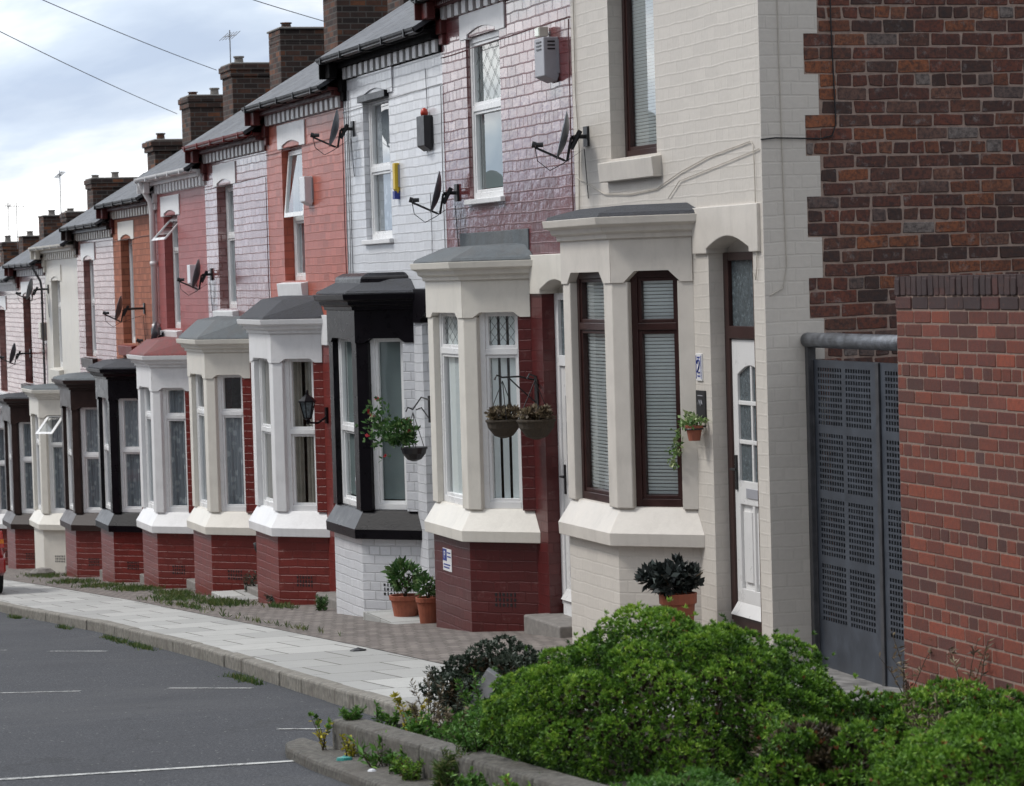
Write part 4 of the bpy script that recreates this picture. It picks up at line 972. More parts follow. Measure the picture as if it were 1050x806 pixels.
# ------------------------------------------------------------------ pots and baskets
def pot(x, y, r, h, mat, label, plant_mat, pr_, n, ll, lw, seed, ph=.5, name='plant_pot', zofs=0., spread=.8, ppos=(0, 0, 0)):
    z = ground(y)+zofs; root = thing(name, (x, y, z), label, 'potted plant')
    q = MB(); q.lathe([(r*.72, 0), (r*.95, h*.82), (r*1.05, h*.82), (r*1.08, h), (r*.95, h), (r*.9, h*.9)], (x, y, z), 20); q.build('pot', mat, root, smooth=False, bevel=.003)
    p, nn, b = lumps((x+ppos[0], y+ppos[1], z+h+ph*.45+ppos[2]), (pr_, pr_, ph*.6), n, .5, seed, -.6, .4)
    leaves('foliage', p, nn, 3, ll, lw, plant_mat, root, spread)
    st = MB(); g = random.Random(seed)
    for i in range(9):
        a = g.uniform(0, 6.28); st.tube([(x, y, z+h*.8), (x+math.cos(a)*pr_*.4, y+math.sin(a)*pr_*.4, z+h+ph*.4), (x+math.cos(a)*pr_*.8, y+math.sin(a)*pr_*.8, z+h+ph*.6)], .005, 4)
    st.build('stems', 'stem', root)
    return root
pot(-.34, 8.46, .15, .25, 'terracotta', 'larger terracotta pot with leafy green plant by the white house bay', 'leaf_house', .17, 150, .09, .035, 21, .32)
pot(-.33, 7.68, .11, .25, 'terracotta', 'smaller terracotta pot half hidden behind the maroon bay corner', 'leaf_house', .09, 60, .07, .03, 22, .18)
pot(-.36, .82, .128, .42, 'terracotta', 'terracotta pot of dark purple foliage beside the cream house door', 'leaf_black', .23, 300, .07, .045, 23, .24, ppos=(-.03, .05, -.03), zofs=.05)
def basket(x, y, z, r, mat, label, anchor, pm, pr_, n, seed, flower=None, bowl='wicker', off=(0, 0, 0), ll=.05):
    root = thing('hanging_basket', (x, y, z), label, 'hanging basket', 'hanging baskets on the house fronts')
    q = MB(); q.lathe([(r*.15, -r*1.0), (r*.55, -r*.85), (r*.9, -r*.4), (r, 0), (r*.95, 0), (r*.85, -r*.35)], (x, y, z), 16)
    for k in range(4): q.lathe([(r*(1.03-.12*k), -.18*r*k-.01), (r*(1.05-.12*k), -.18*r*k), (r*(1.03-.12*k), -.18*r*k+.01)], (x, y, z), 16)
    q.build('basket', bowl, root)
    top = (x, y, z+.34); ch = MB()
    for k in range(3): a = 2*PI*k/3+.4; ch.tube([(x+r*math.cos(a), y+r*math.sin(a), z), top], .004, 4)
    ch.build('chain', 'metal_dark', root)
    br = MB(); ax, ay, az = anchor; br.box(ax-.015, ax, ay-.02, ay+.02, az-.22, az+.04)
    br.tube([(ax, ay, az), ((ax+x)/2, (ay+y)/2, az+.04), (x, y, z+.37), (x-.05, y, z+.39), (x-.07, y, z+.35)], .008, 6); br.tube([(ax, ay, az-.2), ((ax+x)/2, (ay+y)/2, az-.06), (x*.8+ax*.2, y*.8+ay*.2, z+.36)], .006, 6)
    br.build('bracket', 'metal_dark', root)
    p, nn, b = lumps((x+off[0], y+off[1], z+.03+off[2]), (pr_[0], pr_[1], pr_[2]), n, .5, seed, -.7, .5)
    leaves('foliage', p, nn, 4, ll, ll*.5, pm, root, .9)
    if flower:
        s = rng.choice(len(p), 5, replace=False); leaves('flowers', p[s], nn[s], 7, .035, .025, flower, root, 1.0)
    return root
basket(-.32, 8.06, 1.12, .125, None, 'black bowl hanging basket of sprawling green plants with red flowers on the white house', (0, 8.6, 1.55), 'leaf_house', (.20, .30, .17), 330, 31, 'petal_red', 'plastic_black', (-.1, .15, .08))
b2 = [o for o in D.objects if o.get('label', '').startswith('black bowl')][0]
pp = rng.normal(size=(120, 3))*np.array([.06, .14, .12])+np.array([-.48, 8.7, 1.33]); leaves('trailing_stems', pp, np.tile([-.3, .3, .8], (120, 1)), 3, .055, .03, 'leaf_house', b2, .9)
pp = rng.normal(size=(5, 3))*np.array([.05, .2, .14])+np.array([-.5, 8.9, 1.42]); leaves('blossoms', pp, np.tile([-.3, .0, .8], (5, 1)), 8, .035, .026, 'petal_red', b2, 1.)
basket(-.33, 5.08, 1.50, .15, None, 'left wicker hanging basket with withered plants on the maroon house', (0, 5.16, 1.83), 'leaf_dry', (.15, .15, .09), 200, 32)
basket(-.22, 4.50, 1.52, .16, None, 'right wicker hanging basket with withered plants on the maroon house', (0, 5.12, 1.80), 'leaf_dry', (.17, .17, .08), 200, 33)
# small wall pot with trailing ivy on the cream house
wp = thing('wall_pot', (0, 1.12, 1.6), 'small terracotta wall pot with pale trailing ivy beside the cream house door', 'potted plant')
q = MB(); q.lathe([(.042, 0), (.058, .085), (.066, .085), (.066, .11), (.05, .11)], (-.09, 1.12, 1.50), 14); q.build('pot', 'terracotta', wp)
q = MB(); q.tube([(0, 1.12, 1.6), (-.04, 1.12, 1.6)], .008, 5); q.lathe([(.066, .0), (.07, .006), (.066, .012)], (-.09, 1.12, 1.58), 14); q.build('pot_ring', 'metal_dark', wp)
a = rng.uniform(0, 1, 90); pth = np.c_[-.10-.05*a+rng.normal(size=90)*.02, 1.12+.34*a**.7+rng.normal(size=90)*.025, 1.66-.36*a**1.6+rng.normal(size=90)*.03]
pth = np.r_[pth, rng.normal(size=(60, 3))*np.array([.04, .06, .025])+np.array([-.1, 1.12, 1.64])]
leaves('foliage', pth, np.tile([-.4, -.3, .2], (len(pth), 1)), 3, .035, .022, 'leaf_ivy', wp, .9)

# ------------------------------------------------------------------ gate, passage, garden wall
gt = thing('perforated_gate', (.35, -1.3, ground(-1.3)), 'dark grey perforated metal double gate between the gable and the garden wall', 'gate')
zb, ztp = -.03, 2.10
for li, (ya, yb) in enumerate(((-.12, -1.21), (-1.23, -2.32))):
    wd = abs(yb-ya); yl = [0, .09]; 
    cols = []; a = .09
    for blk in range(2):
        for k in range(10): cols.append((a+.006, a+.033)); a += .0415
        a += .055
    rows = []; z = .30
    for blk in range(4):
        for k in range(10): rows.append((z+.007, z+.033)); z += .0405
        z += .045
    AA = sorted({0., wd} | {v for c_ in cols for v in c_}); ZZ = sorted({zb+0., ztp} | {v for c_ in rows for v in c_})
    ha = {round(c_[0], 5) for c_ in cols}; hz = {round(c_[0], 5) for c_ in rows}
    g = MB(); idx = {}
    def vid(i, k):
        if (i, k) not in idx: idx[(i, k)] = len(g.v); g.v.append((.325, ya-AA[i], ZZ[k]))
        return idx[(i, k)]
    for i in range(len(AA)-1):
        for k in range(len(ZZ)-1):
            if round(AA[i], 5) in ha and round(ZZ[k], 5) in hz: continue
            g.face((vid(i, k), vid(i+1, k), vid(i+1, k+1), vid(i, k+1)))
    lf = g.build('gate_leaf', plain('gate_grey_paint_%d' % li, (.055, .063, .078), .40, var=.25, scale=7, bs=.15, spec=.5), gt, solid=.006, recalc=False)
    f = MB()
    for (u0_, u1_) in ((0, .05), (wd-.05, wd)): f.box(.329, .365, ya-u1_, ya-u0_, zb, ztp)
    for zz in (zb, 2.05, 1.05): f.box(.330, .363, ya-wd+.05, ya-.05, zz, zz+.05)
    f.box(.310, .320, ya-.035, ya, zb, ztp) if li == 0 else f.box(.306, .320, ya-.02, ya+.03, zb, ztp)
    f.build('gate_frame', 'gutter_grey', lf, bevel=.003)
# near-black sheet added behind the gate so its holes look shaded
q = MB(); q.box(.46, .475, -2.32, -.12, -.05, 2.07); q.build('hole_shade_sheet', 'slate_and_shade', gt)
q = MB(); q.tube([(.30, -.10, 2.235), (.30, -2.35, 2.235)], .052, 16); q.build('anti_climb_bar', plain('galvanised_bar', (.16, .17, .19), .38, metal=.5, var=.5, scale=14, bs=.7, bd=.01), gt, smooth=True)
q = MB(); q.box(.28, .34, -.15, -.095, -.1, 2.19); q.build('gate_post', 'gutter_grey', gt, bevel=.004)
q = MB(); q.box(.28, .34, -2.37, -2.32, -.1, 2.19); q.build('gate_post', 'gutter_grey', gt, bevel=.004)
yb_ = tag(MB().tube([(.9, -1.0, 2.13), (.9, -2.4, 2.14)], .018, 8).build('yellow_rail', 'yellow'), 'thin yellow rail seen above the gate', 'rail')

gwall = thing('brick_garden_wall', (-.34, -2.95, .2), 'red brick garden wall with dark coping at the right edge', 'wall')
WB = Basis((-.34, -2.97, 0), (0, -1, 0), (-1, 0, 0))
core = MB(); core.box(-.3415, -.14, -10.0, -2.972, .0, 2.655); core.build('mortar_core', 'new_mortar', gwall)
bw = MB(); brick_panel(bw, WB, 0, 7.0, .046, 2.47, bl=.235, rh=.0782, mj=.009, hdr=6, j=.0015, depth=.005)
EB = Basis((-.34, -2.97, 0), (1, 0, 0), (0, 1, 0)); brick_panel(bw, EB, 0, .2, .046, 2.47, bl=.2, rh=.0782, mj=.011, hdr=0, j=.0015, depth=.005)
bw.build('brickwork', 'new_brick', gwall, recalc=False)
cp = MB(); a = 0
while a < 7.0: brick_face(cp, WB, a+.004, a+.070, 2.555, 2.655, .012, .002, R.random()*.8+.01); a += .0745
brick_panel(cp, WB, 0, 7.0, 2.472, 2.552, bl=.225, rh=.08, mj=.010, hdr=0, j=.001, depth=.010)
cp.ca = .3; 
a = 0
while a < 7.0: cp.box(-.35, -.13, -2.97-a-.070, -2.97-a-.004, 2.60, 2.668); a += .0745
cp.build('coping', 'coping_brick', gwall, recalc=False)
# alley side wall beyond the gate
aw = thing('yard_wall', (3.2, -2.6, .1), 'weathered brick yard wall behind the gate', 'wall')
q = MB(); q.box(-.13, 6.5, -3.1, -2.9, 0.0, 2.3); q.build('wall', 'chimney', aw)

# ------------------------------------------------------------------ ground
def sheet(name, pl, pr_, dz, mat, zfun=ground, kind='structure', thick=None, n=1):
    """strip between two polylines (x,y) at ground + dz"""
    q = MB()
    for i in range(len(pl)-1):
        a, b, c_, d = pl[i], pr_[i], pr_[i+1], pl[i+1]
        q.poly([(a[0], a[1], zfun(a[1])+dz), (b[0], b[1], zfun(b[1])+dz), (c_[0], c_[1], zfun(c_[1])+dz), (d[0], d[1], zfun(d[1])+dz)])
    o = q.build(name, mat, recalc=False); struct(o, kind); return o
def asphalt():
    m, nt, b = nmat('asphalt')
    tc = N(nt, 'TexCoord').outputs['Object']
    n1 = noise(nt, tc, 75, 4, .75); n2 = noise(nt, tc, .8, 5, .6); n4 = noise(nt, tc, 55, 3, .5)
    vo = N(nt, 'TexVoronoi'); sinp(vo, Scale=38.); L(nt, tc, vo.inputs['Vector'])
    cc = ramp(nt, n1, [(.32, (.007, .008, .010)), (.5, (.024, .026, .032)), (.68, (.14, .14, .15))])
    cc = mix(nt, rmap(nt, vo.outputs['Distance'], .08, .2, .5, 0), cc, (.17, .17, .17))
    cc = mix(nt, rmap(nt, n2, .35, .65, 0, .55), cc, (.026, .027, .032)); n6 = noise(nt, tc, .35, 6, .75, .6); cc = mix(nt, rmap(nt, n6, .5, .62, 0, .4), cc, (.065, .065, .068)); v2 = N(nt, 'TexVoronoi'); sinp(v2, Scale=9.); L(nt, tc, v2.inputs['Vector']); cc = mix(nt, rmap(nt, v2.outputs['Distance'], .05, .09, .8, 0), cc, (.30, .29, .27)); v3 = N(nt, 'TexVoronoi', feature='DISTANCE_TO_EDGE'); sinp(v3, Scale=.33); wv = N(nt, 'VectorMath', operation='MULTIPLY_ADD'); nz = N(nt, 'TexNoise'); sinp(nz, Scale=2.5, Detail=5.); L(nt, tc, nz.inputs['Vector']); L(nt, nz.outputs['Color'], wv.inputs[0]); wv.inputs[1].default_value = (.5, .5, .5); L(nt, tc, wv.inputs[2]); L(nt, wv.outputs[0], v3.inputs['Vector']); cc = mix(nt, rmap(nt, v3.outputs['Distance'], .0015, .004, .5, 0), cc, (.014, .014, .015))
    L(nt, cc, b.inputs['Base Color']); sinp(b, Roughness=.85)
    bump(nt, b, n4, .5, .006, bump(nt, None, n1, .6, .005))
    return m
M['asphalt'] = asphalt()
def slabs():
    m, nt, b = nmat('concrete_paving_slabs')
    uv = N(nt, 'TexCoord').outputs['UV']
    br = N(nt, 'TexBrick'); L(nt, uv, br.inputs['Vector']); 
    mp = N(nt, 'Mapping'); L(nt, uv, mp.inputs[0]); mp.inputs['Rotation'].default_value = (0, 0, 0); mp.inputs['Location'].default_value = (.02, .1, 0)
    L(nt, mp.outputs[0], br.inputs['Vector'])
    sinp(br, Scale=1., Mortar_Size=.009, Mortar_Smooth=.1, Brick_Width=.60, Row_Height=.90)
    br.offset = 0.5; br.offset_frequency = 2
    br.inputs['Color1'].default_value = (.31, .308, .295, 1); br.inputs['Color2'].default_value = (.44, .435, .415, 1); br.inputs['Mortar'].default_value = (.09, .085, .07, 1)
    n = noise(nt, uv, 6, 7, .7); n2 = noise(nt, uv, 70, 4)
    cc = mix(nt, rmap(nt, n, .45, .75, 0, .35), br.outputs['Color'], (.24, .23, .21))
    cc = mix(nt, rmap(nt, n2, .5, .8, 0, .4), cc, (.17, .165, .15)); gum = N(nt, 'TexVoronoi'); sinp(gum, Scale=2.2); L(nt, uv, gum.inputs['Vector']); cc = mix(nt, rmap(nt, gum.outputs['Distance'], .04, .055, .55, 0), cc, (.09, .085, .08))
    L(nt, cc, b.inputs['Base Color']); sinp(b, Roughness=.85)
    bump(nt, b, math_(nt, 'ADD', math_(nt, 'MULTIPLY', br.outputs['Fac'], -1.), math_(nt, 'MULTIPLY', n2, .2)), .5, .01)
    return m
M['slabs'] = slabs()
def blocks():
    m, nt, b = nmat('red_block_paving')
    uv = N(nt, 'TexCoord').outputs['UV']
    wob = N(nt, 'TexNoise'); sinp(wob, Scale=3., Detail=3.); L(nt, uv, wob.inputs['Vector'])
    vm = N(nt, 'VectorMath', operation='MULTIPLY_ADD'); L(nt, wob.outputs['Color'], vm.inputs[0]); vm.inputs[1].default_value = (.05, .05, 0); L(nt, uv, vm.inputs[2])
    br = N(nt, 'TexBrick'); L(nt, vm.outputs[0], br.inputs['Vector'])
    sinp(br, Scale=1., Mortar_Size=.009, Mortar_Smooth=.2, Brick_Width=.11, Row_Height=.22)
    br.inputs['Color1'].default_value = (.125, .105, .095, 1); br.inputs['Color2'].default_value = (.215, .185, .165, 1); br.inputs['Mortar'].default_value = (.07, .06, .05, 1)
    n = noise(nt, uv, 2.2, 7, .7)
    cc = mix(nt, rmap(nt, n, .45, .7, 0, .5), br.outputs['Color'], (.16, .135, .12))
    n2 = noise(nt, uv, 14, 6, .7)
    cc = mix(nt, rmap(nt, n2, .60, .72, 0, .6), cc, (.09, .10, .045))
    L(nt, cc, b.inputs['Base Color']); sinp(b, Roughness=.9)
    bump(nt, b, math_(nt, 'MULTIPLY', br.outputs['Fac'], -1.), .8, .012)
    return m
M['blocks'] = blocks()
M['kerb'] = plain('worn_granite_kerb', (.24, .225, .195), .85, var=.45, scale=22, bs=.9, bd=.012, dirt=.6)
def linemat():
    m, nt, b = nmat('worn_white_road_paint'); tc = N(nt, 'TexCoord').outputs['Object']
    n = noise(nt, tc, 22, 8, .75); n2 = noise(nt, tc, 3, 4)
    w = math_(nt, 'ADD', n, math_(nt, 'MULTIPLY', n2, .35))
    cc = mix(nt, rmap(nt, w, .66, .74, 0, .9), (.50, .50, .48), (.07, .07, .073))
    L(nt, cc, b.inputs['Base Color']); sinp(b, Roughness=.8); bump(nt, b, n, .5, .005); return m
M['line'] = linemat()
M['planterconc'] = plain('rough_concrete', (.17, .16, .14), .9, var=.6, scale=30, bs=1, bd=.02, dirt=.75)

GY = [-60, -10, -2.2, 1.5, 6, 12, 18, 30, 45, 80, 200]
g = MB(); g.poly([(-400, -200, ground(-200)-.18), (400, -200, ground(-200)-.18), (400, 600, ground(600)-.18), (-400, 600, ground(600)-.18)])
struct(g.build('ground', 'asphalt', recalc=False))
sheet('road', [(-11.5, y) for y in (-60, -2.2, 30, 200)], [(-2.4, y) for y in (-60, -2.2, 30, 200)], -.105, 'asphalt')
KY = [-2.2, -.5, 1.5, 4, 6, 9, 12, 15, 18, 24, 30, 45, 80, 140]
sb = lambda y: float(np.interp(y, [-3, 1, 4, 10, 20, 30, 60], [-1.95, -1.86, -1.74, -1.60, -1.40, -1.48, -1.5]))
sheet('pavement', [(kerb_x(y)+.10, y) for y in KY], [(sb(y), y) for y in KY], .0, 'slabs')
M['setts'] = plain('grey_slate_setts', (.20, .19, .18), .8, var=.6, scale=6, bs=.6, bd=.01)
KN = [y for y in KY if y > 0]
sheet('block_paving', [(sb(y), y) for y in [0.]+KN], [(.1, y) for y in [0.]+KN], .004, 'blocks')
q = MB(); gr_ = [(-3.3, .225), (-2.2, .02), (-1.2, -.045), (0., -.03)]
for (ya, za), (yb, zb2) in zip(gr_, gr_[1:]):
    q.poly([(sb(ya), ya, ground(ya)+.004), (-.9, ya, (ground(ya)*.6+za*.4)), (-.9, yb, (ground(yb)*.6+zb2*.4)), (sb(yb), yb, ground(yb)+.004)])
    q.poly([(-.9, ya, (ground(ya)*.6+za*.4)), (.6, ya, za), (.6, yb, zb2), (-.9, yb, (ground(yb)*.6+zb2*.4))])
struct(q.build('block_paving', 'setts', recalc=False))
q = MB(); q.poly([(.6, -3.0, .0), (8, -3.0, .0), (8, 0, -.04), (.6, 0, -.04)]); struct(q.build('alley', 'setts', recalc=False))
# fill of the path to the gate
sheet('path', [(-3.4, -6.2), (-2.6, -3.3)], [(-.3, -6.2), (-.3, -3.3)], .0, 'setts')
sheet('pavement', [(-3.32, -3.5), (-3.12, -2.2)], [(-1.9, -3.5), (-1.9, -2.2)], .006, 'slabs')
# kerb stones: chunky pieces, one kerb
kb = MB(); y = -2.1
while y < 60:
    l = .88; xa, xb = kerb_x(y), kerb_x(y+l); j = R.uniform(-.008, .008); h = R.uniform(-.004, .006)
    kb.rings([[(x_+j, yy, ground(yy)-.16), (x_+j, yy, ground(yy)+.004+h), (x_+.125+j, yy, ground(yy)+.006+h), (x_+.125+j, yy, ground(yy)-.16)] for x_, yy in ((xa, y+.006), (xb, y+l-.006))]); y += l
kb.rings([[(x_, yy, ground(yy)-.16), (x_, yy, ground(yy)+.006), (x_+.125, yy, ground(yy)+.008), (x_+.125, yy, ground(yy)-.16)] for x_, yy in ((-3.34, -3.5), (-3.24, -2.9), (-3.14, -2.105))])
struct(kb.build('kerb', 'kerb', bevel=.018))
# road lines
def dash(p, q, w, name='road_marking'):
    p, q = Vector((p[0], p[1], 0)), Vector((q[0], q[1], 0)); t = (q-p).normalized(); s = Vector((-t.y, t.x, 0))*w/2; m_ = MB(); n = max(2, int((q-p).length/.15)); L_, R2 = [], []
    for i in range(n+1):
        c_ = p.lerp(q, i/n); jj = 1+R.uniform(-.16, .12); a = c_+s*jj; b = c_-s*jj
        L_.append((a.x, a.y)); R2.append((b.x, b.y))
    return L_, R2
for a, b, w in (((-5.10, 3.75), (-4.31, 3.17), .055), ((-3.70, 2.83), (-3.19, 2.22), .05), ((-3.72, 9.0), (-3.26, 8.36), .06), ((-4.5, 10.3), (-4.04, 9.68), .06), ((-3.80, -1.41), (-3.58, -1.64), .05)):
    l, r_ = dash(a, b, w); sheet('road_marking', l, r_, -.101, 'line')
l, r_ = dash((-8.5, -2.83), (-4.14, -3.48), .085); sheet('road_marking', l, r_, -.101, 'line')

# planter kerbs
pk = MB(); y = -3.55
while y > -11:
    l = .9; j = R.uniform(-.006, .006); xk = -3.98
    pk.rings([[(xk+j, yy, ground(yy)-.2), (xk+j, yy, ground(yy)+.115), (xk+.16+j, yy, ground(yy)+.12), (xk+.16+j, yy, ground(yy)-.2)] for yy in (y, y-l+.008)]); y -= l
struct(pk.build('planter_kerb', 'planterconc', bevel=.02))
lk = MB(); y = -2.75
lk.rings([[(x_, yy, ground(yy)-.2), (x_, yy, ground(yy)-.045), (-3.94, yy, ground(yy)-.04), (-3.94, yy, ground(yy)-.2)] for x_, yy in ((-4.0, -2.78), (-4.10, -2.95), (-4.16, -3.25), (-4.2, -4), (-4.22, -6), (-4.22, -11))])
struct(lk.build('low_kerb', 'planterconc', bevel=.02))
def soilz(y): return ground(y)+.03
so = MB(); nx, ny = 14, 40
for i in range(nx):
    for k in range(ny):
        pass
xs = np.linspace(-3.84, -.3, nx+1); ys = np.linspace(-3.55, -11, ny+1); base_i = len(so.v)
for yy in ys:
    for xx in xs:
        xl = -3.66 if yy < -3.2 else -3.66
        so.v.append((xx if yy < -6.2 else -3.84+(xx+3.84)*.42, yy, soilz(yy)+R.uniform(-.02, .05)))
for k in range(ny):
    for i in range(nx):
        a = k*(nx+1)+i; so.face((a, a+1, a+nx+2, a+nx+1))
struct(so.build('soil', 'soil', recalc=True, smooth=True))
# ground cover in the bed
P = np.c_[rng.uniform(-3.80, -2.6, 1500), rng.uniform(-10.5, -3.6, 1500)]; P = np.c_[P, .05-.0698*P[:, 1]]
gc = leaves('ground_cover', P, np.tile([0, 0, 1.], (len(P), 1)), 6, .05, .012, 'leaf_fern', None, .8); struct(gc, 'stuff'); gc['label'] = 'low mixed green ground cover in the planting bed'

# litter
tag(MB().extr([(-3.42, -3.95, .36), (-3.38, -4.12, .36), (-3.20, -4.16, .62), (-3.24, -4.03, .66)], (.02, .015, .01)).build('broken_panel', 'gutter_grey', bevel=.003), 'broken grey panel propped against the dark small leaved shrub', 'board')
q = MB(); q.lathe([(.0, 0), (.045, .003), (.04, .012), (.02, .02), (.0, .03)], (-1.9, 4.15, ground(4.15)+.002), 8, sx=1.6, sy=1.2); tag(q.build('litter', 'plastic_black'), 'black scrap of litter on the back edge of the pavement', 'litter')
q = MB(); q.lathe([(.0, 0), (.03, .004), (.026, .018), (.012, .02), (.0, .028)], (-4.08, -4.25, ground(-4.25)-.045), 7, sx=1.5); tag(q.build('litter', plain('teal_foil', (.03, .25, .22), .3, bs=.5)), 'crumpled teal wrapper on the low kerb', 'litter')
q = MB(); q.lathe([(.0, 0), (.018, .003), (.013, .012), (.0, .016)], (-4.1, -4.9, ground(-4.9)-.045), 7, sx=1.3); tag(q.build('litter', 'plastic_white'), 'white scrap of litter on the low kerb', 'litter')
tag(MB().lathe([(.15, 0), (.16, .06), (.1, .12), (.02, .14)], (-.72, 30.9, ground(30.9)), 9, sx=1.4).build('stone_lump', 'stone'), 'grey stone lying at the foot of the smooth cream bay', 'stone')
tag(MB().box(-.62, -.02, 7.75, 9.05, ground(8.4)-.08, ground(8.4)+.045).build('concrete_slab', 'slabs', bevel=.01), 'pale concrete slab under the terracotta pots', 'slab')
tag(MB().box(-.6, -.02, 15.65, 16.8, ground(16)-.1, ground(16)+.03).build('doorstep_slab', 'slabs', bevel=.01), 'pale slab before the door beside the cream bay', 'slab')

# ------------------------------------------------------------------ aerials, wires, pole
def aerial(x, y, z, h, label, n=5, ang=.4):
    root = thing('tv_aerial', (x, y, z), label, 'aerial', 'television aerials on the chimneys')
    MB().tube([(x, y, z-.3), (x, y, z+h)], .010, 6).build('mast', 'alu', root)
    q = MB(); d = Vector((math.cos(ang), math.sin(ang), 0)); s = Vector((-d.y, d.x, 0)); c_ = Vector((x, y, z+h-.1))
    q.tube([tuple(c_-d*.22), tuple(c_+d*.22)], 0.007, 5)
    for k in range(n): p = c_+d*(-.2+.4*k/(n-1)); q.tube([tuple(p-s*.09+Vector((0, 0, .07))), tuple(p+s*.09-Vector((0, 0, .07)))], .006, 4)
    q.build('boom', 'alu', root); return root
def ctop(i): return CHT[i]+ZH(Y[i])
aerial(2.75, Y[8], ctop(8), .62, 'aerial mast on the square chimney stack left of the tallest', ang=1.9)
aerial(2.6, Y[13], ctop(13)+.1, .9, 'aerial mast above the distant squat chimney', n=6, ang=1.2)
aerial(2.6, Y[15], ctop(15), .9, 'aerial standing nearest the left edge of the sky', n=4, ang=.3)
aerial(2.9, Y[16], ctop(16), 1.1, 'leaning aerial left of the farthest chimneys', n=5, ang=1.0)
pole = thing('telegraph_pole', (-10.0, -1.5, ground(-1.5)), 'wooden telegraph pole across the road carrying the overhead wires', 'pole')
MB().tube([(-10, -1.5, ground(-1.5)-.3), (-10, -1.5, 6.95)], .13, 12, .09).build('post', 'stem', pole)
q = MB(); q.box(-10.4, -9.6, -1.56, -1.44, 6.7, 6.8); q.build('crossarm', 'stem', pole)
for k, (p, lab) in enumerate((((2.5, 34.3, 5.86), 'lower overhead wire crossing the sky to a far chimney'), ((2.5, 30.6, 6.38), 'upper overhead wire crossing the sky to the square chimney'), ((2.5, 22.75, 6.5), 'overhead wire at the top edge running to the tallest chimney'))):
    s = Vector((-9.95, -1.5, 6.85)); e = Vector(p); pts = []
    for i in range(25):
        t = i/24; v = s.lerp(e, t); v.z -= .35*4*t*(1-t)*.5; pts.append(tuple(v))
    tag(MB().tube(pts, .006, 5).build('overhead_wire', 'cable'), lab, 'wire', 'overhead wires')

